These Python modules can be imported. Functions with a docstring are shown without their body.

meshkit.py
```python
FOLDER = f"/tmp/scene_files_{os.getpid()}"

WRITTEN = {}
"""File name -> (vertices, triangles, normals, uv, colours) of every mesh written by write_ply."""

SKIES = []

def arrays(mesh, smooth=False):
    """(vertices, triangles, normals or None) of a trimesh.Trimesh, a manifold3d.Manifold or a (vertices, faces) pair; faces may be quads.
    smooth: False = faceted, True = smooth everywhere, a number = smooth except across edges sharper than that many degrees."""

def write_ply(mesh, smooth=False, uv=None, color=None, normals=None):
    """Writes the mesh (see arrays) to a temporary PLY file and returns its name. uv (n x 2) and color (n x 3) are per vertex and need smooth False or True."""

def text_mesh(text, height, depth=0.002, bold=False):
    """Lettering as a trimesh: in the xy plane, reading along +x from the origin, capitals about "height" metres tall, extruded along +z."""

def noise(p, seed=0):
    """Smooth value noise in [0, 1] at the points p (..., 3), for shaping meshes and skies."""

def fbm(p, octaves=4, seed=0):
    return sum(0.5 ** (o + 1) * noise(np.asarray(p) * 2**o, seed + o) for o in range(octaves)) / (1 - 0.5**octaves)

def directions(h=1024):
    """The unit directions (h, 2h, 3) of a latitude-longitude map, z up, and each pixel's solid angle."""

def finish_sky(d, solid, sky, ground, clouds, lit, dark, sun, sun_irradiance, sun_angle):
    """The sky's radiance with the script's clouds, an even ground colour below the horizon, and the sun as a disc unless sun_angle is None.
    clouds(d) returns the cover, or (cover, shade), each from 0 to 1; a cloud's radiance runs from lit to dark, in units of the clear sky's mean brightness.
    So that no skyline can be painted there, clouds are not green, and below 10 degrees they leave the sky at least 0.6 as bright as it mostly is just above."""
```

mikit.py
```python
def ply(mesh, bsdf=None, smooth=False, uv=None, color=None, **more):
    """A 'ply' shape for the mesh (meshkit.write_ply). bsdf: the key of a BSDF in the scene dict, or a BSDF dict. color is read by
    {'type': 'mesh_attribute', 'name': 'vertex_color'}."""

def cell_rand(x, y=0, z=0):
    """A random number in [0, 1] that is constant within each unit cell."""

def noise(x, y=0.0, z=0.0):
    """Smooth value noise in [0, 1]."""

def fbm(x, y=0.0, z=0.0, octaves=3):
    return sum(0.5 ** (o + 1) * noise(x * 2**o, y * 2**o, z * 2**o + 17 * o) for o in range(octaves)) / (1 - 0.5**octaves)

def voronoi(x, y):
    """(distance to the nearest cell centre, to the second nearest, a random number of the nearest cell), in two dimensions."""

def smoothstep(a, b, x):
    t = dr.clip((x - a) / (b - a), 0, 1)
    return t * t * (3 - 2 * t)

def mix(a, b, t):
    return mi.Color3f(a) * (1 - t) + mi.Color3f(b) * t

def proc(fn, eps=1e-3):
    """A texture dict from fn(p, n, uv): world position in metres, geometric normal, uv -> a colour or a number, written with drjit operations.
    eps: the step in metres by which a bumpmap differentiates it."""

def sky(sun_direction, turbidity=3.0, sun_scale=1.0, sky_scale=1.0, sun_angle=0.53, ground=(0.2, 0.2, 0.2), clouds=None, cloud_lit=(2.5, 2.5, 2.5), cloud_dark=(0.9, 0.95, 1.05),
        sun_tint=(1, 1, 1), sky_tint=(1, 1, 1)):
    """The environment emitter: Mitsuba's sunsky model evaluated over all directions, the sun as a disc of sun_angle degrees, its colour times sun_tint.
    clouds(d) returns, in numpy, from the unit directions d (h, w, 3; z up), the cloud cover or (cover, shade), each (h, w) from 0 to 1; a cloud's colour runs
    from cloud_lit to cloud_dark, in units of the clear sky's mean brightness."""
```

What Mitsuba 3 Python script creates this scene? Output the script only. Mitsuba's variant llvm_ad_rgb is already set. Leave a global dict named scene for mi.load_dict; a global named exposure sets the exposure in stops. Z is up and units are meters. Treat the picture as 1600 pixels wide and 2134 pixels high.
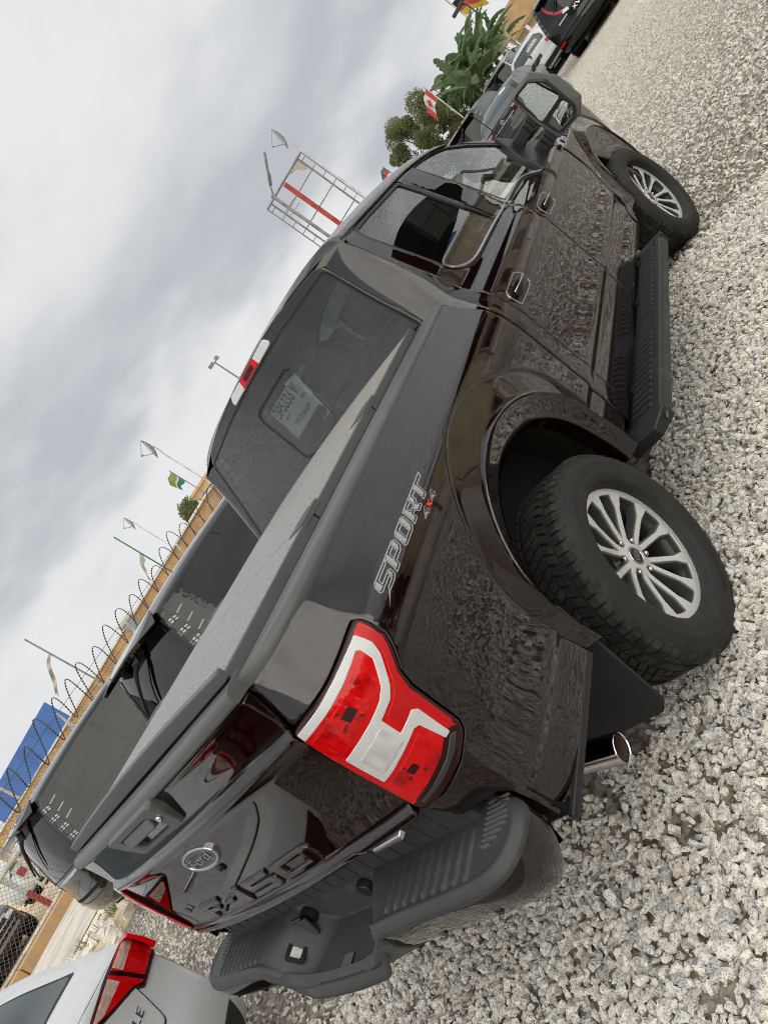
import math, random
import numpy as np, trimesh, manifold3d, shapely, drjit as dr
import mitsuba as mi
import mikit, meshkit
from mikit import proc, noise, fbm, voronoi, smoothstep, mix, cell_rand
from shapely.geometry import Polygon, LineString, Point, MultiPolygon
from shapely import affinity
from shapely.ops import unary_union
from scipy.spatial import Delaunay, cKDTree
from scipy.interpolate import PchipInterpolator, CubicSpline
T = mi.ScalarTransform4f
scene, labels = {'type': 'scene'}, {}
rng = np.random.default_rng(7)

# ---------------- camera ----------------
CAM = np.array([-1.968722, -2.251481, 1.613476])
CAM_DOWN = np.array([-0.636672, 0.554978, -0.535394])
CAM_FWD = np.array([0.723226, 0.670646, -0.164858])
scene['camera'] = {'type': 'perspective', 'fov': 2 * math.degrees(math.atan(800 / 1542.462)), 'fov_axis': 'x',
                   'near_clip': 0.05, 'far_clip': 3000.0,
                   'to_world': T().look_at(origin=CAM.tolist(), target=(CAM + CAM_FWD).tolist(), up=(-CAM_DOWN).tolist())}
# ---------------- sky: bright overcast, banded stratocumulus ----------------
exposure = 3.72

def clouds(d):
    """rolling banks of stratocumulus: long bands parallel to the horizon, broken up by noise"""
    az = np.degrees(np.arctan2(d[..., 1], d[..., 0])); el = np.degrees(np.arcsin(np.clip(d[..., 2], -1, 1)))
    q = lambda kx, ky, kz, o, o2: meshkit.fbm(np.stack([d[..., 0] * kx + o2, d[..., 1] * kx - o2, d[..., 2] * kz], -1), o, o2)
    big, mid, fine = q(2.6, 0, 6.0, 4, 3), q(6.5, 0, 12.0, 5, 11), q(19.0, 0, 30.0, 4, 23)
    e = el + 20 * (big - .5) + 8 * (mid - .5)
    band = 0.5 + 0.5 * np.cos(np.radians((e - 13.5) / 23.0 * 360))
    s = 0.80 * band ** 1.6 * (.25 + 1.2 * big) + 1.15 * (mid - .42) + .34 * (fine - .5)
    s = np.clip(s, 0, 1); return np.ones_like(s), s * s * (3 - 2 * s) * .6 + .4 * s

scene['sky'] = mikit.sky((-0.48, -0.72, 0.50), turbidity=4, sun_scale=0.30, sun_angle=120, sun_tint=(.76, .93, 1.19), clouds=clouds, ground=(0.30, 0.28, 0.25),
                         cloud_lit=(.66, .668, .672), cloud_dark=(.405, .425, .455))
labels['sky'] = {'label': 'bright grey overcast sky with rolling cloud bands', 'kind': 'structure'}
# ---------------- helpers ----------------
def add(key, mesh, bsdf, smooth=30, **kw):
    """one scene entry; a taken key gets the next three-digit number"""
    k, i = key, 0
    while k in scene:
        i += 1
        k = f'{key}_{i:03d}'
    scene[k] = mikit.ply(mesh, bsdf, smooth, **kw)
    return k

_used = set()
def thing(name, label, category, group=None, kind=None):
    k, i = name, 0
    while k in _used:
        i += 1
        k = f'{name}_{i:03d}'
    _used.add(k)
    labels[k] = {'label': label}
    if category: labels[k]['category'] = category
    if group: labels[k]['group'] = group
    if kind: labels[k]['kind'] = kind
    return k

def cat(ms): return trimesh.util.concatenate([m for m in ms if m is not None])
def tm(v, f):
    v, f = np.asarray(v, float), np.asarray(f, int)
    if f.shape[1] == 4: f = np.vstack([f[:, [0, 1, 2]], f[:, [0, 2, 3]]])
    return trimesh.Trimesh(v, f, process=False)
def mv(m, M):
    m = m.copy(); m.apply_transform(M); return m
def trans(x, y, z):
    M = np.eye(4); M[:3, 3] = (x, y, z); return M
def rot(deg, ax):
    return trimesh.transformations.rotation_matrix(math.radians(deg), ax)
def frame(o, x, y):
    """matrix that takes local xyz to origin o with axes x, y (and x cross y)"""
    x = np.array(x, float); x /= np.linalg.norm(x); y = np.array(y, float); y -= x * (y @ x); y /= np.linalg.norm(y)
    M = np.eye(4); M[:3, 0], M[:3, 1], M[:3, 2], M[:3, 3] = x, y, np.cross(x, y), o
    return M
def box(x0, x1, y0, y1, z0, z1):
    m = trimesh.creation.box((abs(x1 - x0), abs(y1 - y0), abs(z1 - z0)))
    m.apply_translation(((x0 + x1) / 2, (y0 + y1) / 2, (z0 + z1) / 2)); return m
def hull(pts):
    return trimesh.convex.convex_hull(np.asarray(pts, float))
def rbox(x0, x1, y0, y1, z0, z1, r=0.01, n=2):
    """rounded box: hull of eight spheres"""
    s = trimesh.creation.icosphere(n, r).vertices
    x0, x1 = sorted((x0, x1)); y0, y1 = sorted((y0, y1)); z0, z1 = sorted((z0, z1))
    return hull(np.vstack([s + (x, y, z) for x in (x0 + r, x1 - r) for y in (y0 + r, y1 - r) for z in (z0 + r, z1 - r)]))
def rhull(pts, r=0.01, n=1):
    s = trimesh.creation.icosphere(n, r).vertices
    return hull(np.vstack([s + np.asarray(p, float) for p in pts]))
def grid(V, closed_u=False, closed_v=False):
    """quads over V (nu, nv, 3)"""
    nu, nv = V.shape[:2]
    iu = np.arange(nu if closed_u else nu - 1); iv = np.arange(nv if closed_v else nv - 1)
    a, b = np.meshgrid(iu, iv, indexing='ij'); a2, b2 = (a + 1) % nu, (b + 1) % nv
    f = np.stack([a * nv + b, a2 * nv + b, a2 * nv + b2, a * nv + b2], -1).reshape(-1, 4)
    return tm(V.reshape(-1, 3), f)
def tube(path, r, n=8, caps=True, closed=False):
    P = np.asarray(path, float); m = len(P); r = np.broadcast_to(np.asarray(r, float), (m,))
    t = np.roll(P, -1, 0) - np.roll(P, 1, 0) if closed else np.gradient(P, axis=0)
    t /= np.maximum(np.linalg.norm(t, axis=1, keepdims=True), 1e-9)
    a = np.cross(t[0], [0.31, 0.2, 0.93]); a /= np.linalg.norm(a); R = []
    th = np.arange(n) * 2 * np.pi / n
    for i in range(m):
        a = a - t[i] * (a @ t[i]); a /= np.linalg.norm(a); b = np.cross(t[i], a)
        R.append(P[i] + r[i] * (np.cos(th)[:, None] * a + np.sin(th)[:, None] * b))
    g = grid(np.array(R), closed_u=closed, closed_v=True)
    if caps and not closed:
        v = np.vstack([g.vertices, P[:1], P[-1:]]); k = m * n; i = np.arange(n)
        f = np.vstack([g.faces, np.c_[(i + 1) % n, i, i * 0 + k], np.c_[i + (m - 1) * n, (i + 1) % n + (m - 1) * n, i * 0 + k + 1]])
        g = tm(v, f)
    return g
def lathe(prof, n=48, axis='y'):
    """profile (radius, along) turned round the axis"""
    p = np.asarray(prof, float); th = np.arange(n) * 2 * np.pi / n
    c, s = np.cos(th)[None], np.sin(th)[None]
    R, A = p[:, :1], p[:, 1:2] + 0 * c
    V = {'y': np.stack([R * c, A, R * s], -1), 'x': np.stack([A, R * c, R * s], -1), 'z': np.stack([R * c, R * s, A], -1)}[axis]
    return grid(V, closed_v=True)
def prism(poly, depth, M=None):
    """shapely polygon extruded along local z, then placed"""
    gs = [g for g in getattr(poly, 'geoms', [poly]) if g.area > 1e-9]
    m = cat([trimesh.creation.extrude_polygon(g, depth, engine='earcut') for g in gs])
    return mv(m, M) if M is not None else m
def spl(pts, n=60, closed=False):
    p = np.asarray(pts, float)
    if closed: p = np.vstack([p, p[:1]])
    t = np.r_[0, np.cumsum(np.sqrt(np.linalg.norm(np.diff(p, axis=0), axis=1)))]
    c = CubicSpline(t, p, bc_type='periodic' if closed else 'natural')
    return c(np.linspace(0, t[-1], n, endpoint=not closed))
def rpoly(pts, r=0.02, res=6):
    """polygon with rounded corners"""
    p = Polygon(pts) if not hasattr(pts, 'buffer') else pts
    return p.buffer(-r, quad_segs=res).buffer(2 * r, quad_segs=res).buffer(-r, quad_segs=res)
def ring_pts(ring, step):
    L = ring.length; out = []
    c = np.array(ring.coords)[:-1]
    for a, b in zip(c, np.roll(c, -1, 0)):
        k = max(1, int(round(np.linalg.norm(b - a) / step)))
        out += [a + (b - a) * i / k for i in range(k)]
    return np.array(out)

def panel(poly, fn, out, res=0.03, roll=0.004, depth=0.02, lift=0.0, edge=None, normals=False):
    """a sheet over a shapely polygon in (u, v), laid on the surface fn(uv) -> xyz; its border rolls over (radius roll) and
    goes depth inward. out: a direction roughly outward, or a function of the points."""
    parts = []
    def nrm(uv, e=2e-3):
        a, b = fn(uv + [e, 0]) - fn(uv - [e, 0]), fn(uv + [0, e]) - fn(uv - [0, e])
        n = np.cross(a, b); n /= np.maximum(np.linalg.norm(n, axis=1, keepdims=True), 1e-12)
        o = out(fn(uv)) if callable(out) else np.asarray(out, float)
        s = np.sign((n * o).sum(1, keepdims=True)); s[s == 0] = 1
        return n * s
    edge = edge or min(res, 0.012 if roll else res)
    for g in getattr(poly, 'geoms', [poly]):
        if g.is_empty or g.area < 1e-7: continue
        g = g.simplify(1e-5)
        rings = [ring_pts(r, edge) for r in (g.exterior, *g.interiors)]
        bnd, drop, loops = [], [], []
        n0 = 0
        for rp in rings:
            loops.append(np.arange(n0, n0 + len(rp))); n0 += len(rp)
            bnd.append(rp)
        bnd = np.vstack(bnd); pts = [bnd]; dd = [np.full(len(bnd), roll)]
        if roll:
            for k, f in ((0.35, 0.24), (1.0, 0.0)):
                q = g.buffer(-roll * k)
                for h in getattr(q, 'geoms', [q]):
                    if h.is_empty: continue
                    for r in (h.exterior, *h.interiors):
                        rp = ring_pts(r, edge); pts.append(rp); dd.append(np.full(len(rp), roll * f))
        q = g.buffer(-(roll + 0.45 * res))
        x0, y0, x1, y1 = g.bounds
        gx, gy = np.meshgrid(np.arange(x0, x1 + res, res), np.arange(y0, y1 + res, res), indexing='ij')
        gx = gx + (np.arange(gx.shape[1]) % 2) * res * 0.5
        ip = np.c_[gx.ravel(), gy.ravel()]
        ip = ip[shapely.contains_xy(q, ip[:, 0], ip[:, 1])]
        if len(ip): pts.append(ip); dd.append(np.zeros(len(ip)))
        uv = np.vstack(pts); d = np.concatenate(dd)
        tri = Delaunay(uv).simplices
        c = uv[tri].mean(1)
        e1, e2 = uv[tri[:, 1]] - uv[tri[:, 0]], uv[tri[:, 2]] - uv[tri[:, 0]]; a = e1[:, 0] * e2[:, 1] - e1[:, 1] * e2[:, 0]
        tri = tri[shapely.contains_xy(g, c[:, 0], c[:, 1]) & (np.abs(a) > 1e-10)]
        N = nrm(uv); X = fn(uv) + N * (lift - d)[:, None]
        fN = np.cross(X[tri[:, 1]] - X[tri[:, 0]], X[tri[:, 2]] - X[tri[:, 0]])
        fl = (fN * N[tri[:, 0]]).sum(1) < 0
        tri[fl] = tri[fl][:, [0, 2, 1]]
        V, F = [X], [tri]
        if depth:
            base = len(X); nb = len(bnd)
            V.append(X[:nb] - N[:nb] * depth)
            cen = g
            for lp in loops:
                a, b = lp, np.roll(lp, -1)
                q4 = np.c_[a, b, b + base, a + base]
                F.append(np.vstack([q4[:, [0, 1, 2]], q4[:, [0, 2, 3]]]))
        m = tm(np.vstack(V), np.vstack(F))
        parts.append(m)
    return cat(parts) if len(parts) > 1 else parts[0]

def text_poly(s, h, bold=False):
    """lettering as a shapely shape, h tall, from the origin"""
    m = meshkit.text_mesh(s, h, 0.002, bold)
    f = m.faces[m.face_normals[:, 2] > 0.9]
    return unary_union([Polygon(m.vertices[t][:, :2]) for t in f]).buffer(1e-5)
def text_on(s, h, M, depth=0.002, bold=False):
    return mv(meshkit.text_mesh(s, h, depth, bold), M)
def sinterp(x, y):
    return PchipInterpolator(x, y, extrapolate=True)
def mir(m):
    """mirror in y = 0"""
    m = m.copy(); m.vertices[:, 1] *= -1; m.faces = np.array(m.faces)[:, ::-1]; return m
# ---------------- materials ----------------
def rgb(*c): return {'type': 'rgb', 'value': list(c)}
def mat(name, base, rough=0.5, metallic=0.0, two=True, spec=0.5, bump=None, bscale=1.0, **kw):
    b = {'type': 'principled', 'base_color': base if isinstance(base, dict) else rgb(*base), 'roughness': rough if not isinstance(rough, dict) else rough,
         'metallic': metallic, 'specular': spec, **kw}
    if bump is not None: b = {'type': 'bumpmap', 'arbitrary': bump, 'scale': bscale, 'bsdf': b}
    scene[name] = {'type': 'twosided', 'bsdf': b} if two else b
def gloss(name, base, ior=1.5, bump=None, bscale=1.0):
    b = {'type': 'plastic', 'diffuse_reflectance': base if isinstance(base, dict) else rgb(*base), 'int_ior': ior, 'nonlinear': True}
    if bump is not None: b = {'type': 'bumpmap', 'arbitrary': bump, 'scale': bscale, 'bsdf': b}
    scene[name] = {'type': 'twosided', 'bsdf': b}
def dusty(c, dust, amount=0.35, zlo=0.3, zhi=0.9, f=9.0):
    """base colour with a film of dust that thickens towards the ground: a real coating"""
    def fn(p, n, uv):
        a = fbm(p.x * f, p.y * f, p.z * f, 4)
        k = amount * smoothstep(0.35, 0.75, a) * (1 - 0.7 * smoothstep(zlo, zhi, p.z))
        return mix(c, dust, k)
    return proc(fn)

def _peel(p, n, uv): return 0.00002 * noise(p.x * 160, p.y * 160, p.z * 160) + 0.0009 * noise(p.x * 7, p.y * 7, p.z * 7)
gloss('car_paint', dusty((.017, .0012, .0021), (.04, .034, .028), 0.05, .45, 1.0), 1.8)
gloss('gloss_black', (.006, .006, .007), 1.5)
gloss('black_metallic', (.010, .0105, .012), 1.6)
gloss('grey_metallic', (.10, .10, .105), 1.6)
gloss('white_paint', (.72, .73, .73), 1.5)
gloss('red_paint', (.20, .008, .012), 1.6)
def _flake(p, n, uv): return mix((.74, .75, .77), (.80, .81, .82), noise(p.x * 400, p.y * 400, p.z * 400))
gloss('silver_paint', proc(_flake), 1.55)
def _grain(p, n, uv): return 0.00035 * noise(p.x * 420, p.y * 420, p.z * 420)
def _fine(p, n, uv): return 0.00012 * noise(p.x * 700, p.y * 700, p.z * 700)
def _trimc(p, n, uv):
    a = fbm(p.x * 5, p.y * 5, p.z * 5, 4)
    return mix((.070, .073, .076), (.095, .098, .100), a)
mat('grey_plastic', proc(_trimc), 0.46, spec=0.5, bump=proc(_fine, 5e-4))
def _stepc(p, n, uv):
    a = fbm(p.x * 6, p.y * 6, p.z * 6, 4); s = smoothstep(.62, .7, fbm(p.x * 40, p.y * 14, p.z * 30, 3))
    return mix(mix((.030, .0315, .0335), (.044, .0455, .048), a), (.13, .125, .115), 0.10 * s)
mat('step_plastic', proc(_stepc), 0.5, spec=0.45, bump=proc(_fine, 5e-4))
def _coverc(p, n, uv):
    g = noise(p.x * 330, p.y * 330, p.z * 330)
    d = smoothstep(.40, .85, fbm(p.x * 2.2, p.y * 2.2 + 3, 0.0, 4)) * smoothstep(-.6, .6, p.x)
    return mix(mix((.15, .154, .158), (.28, .285, .29), smoothstep(.35, .75, g)), (.26, .22, .17), 0.6 * d)
mat('cover_vinyl', proc(_coverc), 0.55, spec=0.4, bump=proc(_grain, 6e-4))
mat('black_trim', (.012, .012, .013), 0.38, spec=0.5)
mat('dark_rubber', (.020, .020, .021), 0.6, spec=0.3)
def _board(p, n, uv):
    return mix((.013, .0145, .0155), (.045, .043, .039), 0.5 * smoothstep(.55, .8, fbm(p.x * 9, p.y * 9, p.z * 9, 4)))
mat('board_plastic', proc(_board), 0.45, spec=0.5, bump=proc(_fine, 5e-4))
def _tyre(p, n, uv):
    a = fbm(p.x * 12, p.y * 12, p.z * 12, 4)
    return mix((.021, .021, .0215), (.036, .035, .033), 0.6 * smoothstep(.45, .8, a))
mat('tyre_rubber', proc(_tyre), 0.68, spec=0.35)
mat('tyre_tread', dusty((.019, .019, .019), (.13, .12, .10), 0.28, .1, 1.4, 25.0), 0.8, spec=0.3)
mat('liner', dusty((.016, .0155, .012), (.10, .09, .055), 0.8, .2, 1.9, 5.0), 0.40, spec=0.5)
mat('under_black', (.008, .008, .008), 0.8, spec=0.2)
scene['chrome'] = {'type': 'twosided', 'bsdf': {'type': 'roughconductor', 'material': 'Cr', 'alpha': 0.04}}
def _mach(p, n, uv): return 0.16 + 0.10 * noise(p.x * 60, p.y * 60, p.z * 60)
mat('machined_alloy', (.78, .78, .78), .30, .55)
mat('alloy_grey', (.11, .113, .117), 0.35, 0.45, clearcoat=0.5)
mat('dark_alloy', (.045, .045, .047), .4, .3)
gloss('smoke_lens', (.06, .062, .065), 1.5)
gloss('row_grey', (.055, .056, .06), 1.6)
mat('steel', (.30, .30, .30), 0.35, 0.9)
mat('rust_steel', dusty((.10, .075, .06), (.16, .07, .035), 0.8, -1, 9, 30.0), 0.6, 0.5)
def _lens(p, n, uv): return 0.0004 * (dr.sin(p.z * 1400.0) * 0.5 + 0.5) * (dr.sin((p.x + p.y) * 1400.0) * 0.5 + 0.5)
gloss('red_lens', (.80, .006, .012), 1.5)
gloss('red_reflector', (.72, .012, .016), 1.5, proc(_lens, 3e-4), 1.0)
def _bulb(p, n, uv): return mix((.80, .008, .012), (.52, .005, .009), smoothstep(.45, .80, fbm(p.x * 55, p.y * 55, p.z * 24, 3)))
gloss('red_lamp', proc(_bulb), 1.5)
gloss('dark_red_lens', (.055, .003, .006), 1.5)
gloss('lamp_shade_red', (.26, .004, .008), 1.5)
def _flute(p, n, uv): return 0.0009 * (dr.sin((p.y * 0.55 - p.x * 0.4) * 900.0) * 0.5 + 0.5)
gloss('clear_lens', proc(lambda p, n, uv: mix((.66, .66, .66), (.82, .82, .82), noise(p.x * 90, p.y * 90, p.z * 30))), 1.5)
def _flute2(p, n, uv): return 0.5 + 0.5 * dr.sin(p.z * 1150.0)
gloss('clear_lens_ribbed', proc(lambda p, n, uv: mix((.70, .70, .71), (.88, .88, .88), _flute2(p, n, uv))), 1.5)
gloss('amber_brown_lens', proc(lambda p, n, uv: mix((.60, .42, .38), (.88, .76, .72), noise(p.x * 60, p.y * 60, p.z * 110))), 1.5)
scene['window_glass'] = {'type': 'thindielectric', 'int_ior': 1.48, 'specular_transmittance': rgb(.55, .60, .58)}
scene['privacy_glass'] = {'type': 'thindielectric', 'int_ior': 1.54, 'specular_transmittance': rgb(.045, .048, .05)}
scene['slider_glass'] = {'type': 'thindielectric', 'int_ior': 1.54, 'specular_transmittance': rgb(.30, .32, .32)}
scene['lens_glass'] = {'type': 'thindielectric', 'int_ior': 1.5}
scene['mirror_glass'] = {'type': 'twosided', 'bsdf': {'type': 'conductor', 'material': 'Al', 'specular_reflectance': rgb(.62, .68, .66)}}
gloss('solid_dark_glass', (.006, .0065, .007), 1.62)
gloss('pale_glass', (.16, .20, .22), 1.62)
gloss('badge_blue', (.012, .014, .045), 1.5)
mat('decal_silver', (.34, .34, .35), 0.4, 0.2)
mat('decal_grey', (.085, .085, .09), 0.4, 0.2)
mat('decal_black', (.008, .008, .008), 0.4)
mat('decal_red', (.75, .05, .015), 0.4)
mat('white_print', (.75, .75, .74), 0.5)
mat('paper', (.80, .84, .83), 0.7)
mat('paper_ink', (.06, .05, .05), 0.7)
mat('seat_cloth', (.028, .028, .028), 0.9)
def _film(p, n, uv): return 0.006 * fbm(p.x * 14, p.y * 9, p.z * 14, 3)
gloss('plastic_film', (.20, .23, .22), 1.45)
mat('blue_cloth', (.03, .09, .22), 0.8)
mat('interior_grey', (.12, .125, .12), 0.7)
mat('headliner', (.22, .23, .22), 0.9)
# ---------------- ground ----------------
def gz(x, y):
    """the lot rises gently ahead of the truck"""
    x = np.asarray(x, float); t = np.clip((x - 4.0) / 30, 0, 1)
    return 0.75 * t * t * (3 - 2 * t)
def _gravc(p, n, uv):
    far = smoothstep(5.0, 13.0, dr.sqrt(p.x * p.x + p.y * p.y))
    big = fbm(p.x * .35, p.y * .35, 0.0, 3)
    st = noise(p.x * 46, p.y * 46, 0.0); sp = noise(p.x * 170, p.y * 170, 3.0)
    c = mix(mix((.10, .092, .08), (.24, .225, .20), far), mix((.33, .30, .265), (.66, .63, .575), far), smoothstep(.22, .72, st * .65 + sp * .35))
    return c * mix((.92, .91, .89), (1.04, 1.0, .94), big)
def _gravh(p, n, uv):
    d, e, r = voronoi(p.x * 34, p.y * 34)
    return 0.010 * (0.4 + 0.6 * r) * smoothstep(0.0, .5, e - d)
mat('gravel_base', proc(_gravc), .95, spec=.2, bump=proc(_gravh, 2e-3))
xs = np.r_[-260, -120, -60, -30, np.linspace(-16, 50, 67), 70, 120, 260]; ys = np.r_[-260, -120, -60, -30, np.linspace(-16, 16, 33), 30, 60, 120, 260]
gx_, gy_ = np.meshgrid(xs, ys, indexing='ij')
G = grid(np.stack([gx_, gy_, gz(gx_, gy_)], -1))
if G.face_normals[:, 2].mean() < 0: G.faces = np.array(G.faces)[:, ::-1]
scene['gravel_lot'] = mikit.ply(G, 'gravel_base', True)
labels['gravel_lot'] = {'label': 'pale crushed stone surface of the car lot', 'kind': 'structure'}
# loose stones, dense where the picture shows them one by one
TINT = [((.36, .345, .32), (.75, .725, .685)), ((.26, .25, .235), (.63, .61, .575)), ((.43, .395, .35), (.79, .74, .67)), ((.18, .178, .172), (.48, .47, .455)), ((.40, .33, .25), (.66, .57, .47))]
for i, (a, b) in enumerate(TINT):
    def fn(p, n, uv, a=a, b=b):
        s = noise(p.x * 330, p.y * 330, p.z * 330); q = noise(p.x * 120, p.y * 120, p.z * 120)
        return mix(a, b, smoothstep(.30, .52, .7 * s + .3 * q))
    mat(f'stone_{i}', proc(fn), .9, spec=.25)
def protos(n, m):
    out = []
    for i in range(n):
        q = rng.normal(size=(m, 3)); q /= np.linalg.norm(q, axis=1, keepdims=True)
        q *= rng.uniform(.84, 1.06, (m, 1)) * np.array([1, rng.uniform(.64, .98), rng.uniform(.52, .88)])
        hm = hull(q); out.append((np.array(hm.vertices), np.array(hm.faces)))
    return out
prot = protos(36, 14) + protos(36, 9)      # the nearest stones are finer than the rest
def scatter(n, xr, yr, keep, smin, smax):
    P = np.c_[rng.uniform(*xr, n), rng.uniform(*yr, n)]
    P = P[keep(P)]
    s = smin + (smax - smin) * rng.beta(1.7, 2.7, len(P))
    return P, s
def hidden(P):
    """under the middle of the truck, where nothing is seen"""
    return (P[:, 0] > -.4) & (P[:, 0] < 4.4) & (np.abs(P[:, 1]) < .55)
def bare(P):
    """a few spots where the black ground sheet shows between the stones"""
    k = np.ones(len(P), bool)
    for x, y, r in ((-.77, -.70, .045), (-.71, -.65, .035), (-.42, -.23, .13), (-.56, -.37, .06)):
        k &= (np.hypot(P[:, 0] - x, (P[:, 1] - y) * 1.2) > r * (1 + .35 * np.sin(5 * np.arctan2(P[:, 1] - y, P[:, 0] - x)))) | (rng.uniform(0, 1, len(P)) < .06)
    return k
near = lambda P: ~hidden(P) & bare(P)
sets = [(*scatter(56000, (-1.9, 3.4), (-2.3, 1.4), near, .0105, .029), 0),
        (*scatter(26000, (-1.9, 3.4), (-2.3, 1.4), near, .006, .013), 36),
        (*scatter(50000, (3.4, 17), (-4.2, 1.2), lambda P: ~hidden(P) & (rng.uniform(0, 1, len(P)) > (P[:, 0] - 6) / 11) & (P[:, 1] > -3.2 - .05 * P[:, 0]), .011, .029), 36),
        (*scatter(30000, (-2.5, 4.0), (-5.0, -2.3), lambda P: P[:, 0] > -9, .012, .028), 36),
        (*scatter(9000, (-1.2, 1.8), (1.4, 8.0), lambda P: np.abs(np.degrees(np.arctan2(P[:, 1] + 2.25, P[:, 0] + 1.97)) - 76) < 7, .012, .028), 36)]
gP = np.vstack([q[0] for q in sets]); gS = np.concatenate([q[1] for q in sets]); gO = np.concatenate([np.full(len(q[0]), q[2]) for q in sets])
kind_ = rng.choice(5, len(gP), p=[.40, .22, .20, .13, .05]); pi = rng.integers(0, 36, len(gP)) + gO
for t in range(5):
    Vs, Fs, n0 = [], [], 0
    for j in range(72):
        ix = np.where((kind_ == t) & (pi == j))[0]
        if not len(ix): continue
        v, f = prot[j]
        ang = rng.uniform(0, 2 * np.pi, len(ix)); ca, sa = np.cos(ang), np.sin(ang)
        tx, ty = rng.normal(0, .35, len(ix)), rng.normal(0, .35, len(ix))
        s = gS[ix]
        X = v[None, :, 0] * ca[:, None] - v[None, :, 1] * sa[:, None]; Y = v[None, :, 0] * sa[:, None] + v[None, :, 1] * ca[:, None]
        Zz = v[None, :, 2] + X * tx[:, None] + Y * ty[:, None]
        lift = (rng.uniform(.15, .75, len(ix)) * s)[:, None] + gz(gP[ix, 0], gP[ix, 1])[:, None]
        W = np.stack([gP[ix, 0][:, None] + X * s[:, None], gP[ix, 1][:, None] + Y * s[:, None], lift + Zz * s[:, None]], -1).reshape(-1, 3)
        Vs.append(W); Fs.append((f[None] + (np.arange(len(ix)) * len(v))[:, None, None]).reshape(-1, 3) + n0); n0 += len(W)
    scene[f'gravel__{t + 1:03d}'] = mikit.ply(tm(np.vstack(Vs), np.vstack(Fs)), f'stone_{t}', False)
labels['gravel'] = {'label': 'loose grey and beige crushed stones covering the lot', 'category': 'gravel', 'kind': 'stuff'}
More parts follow.
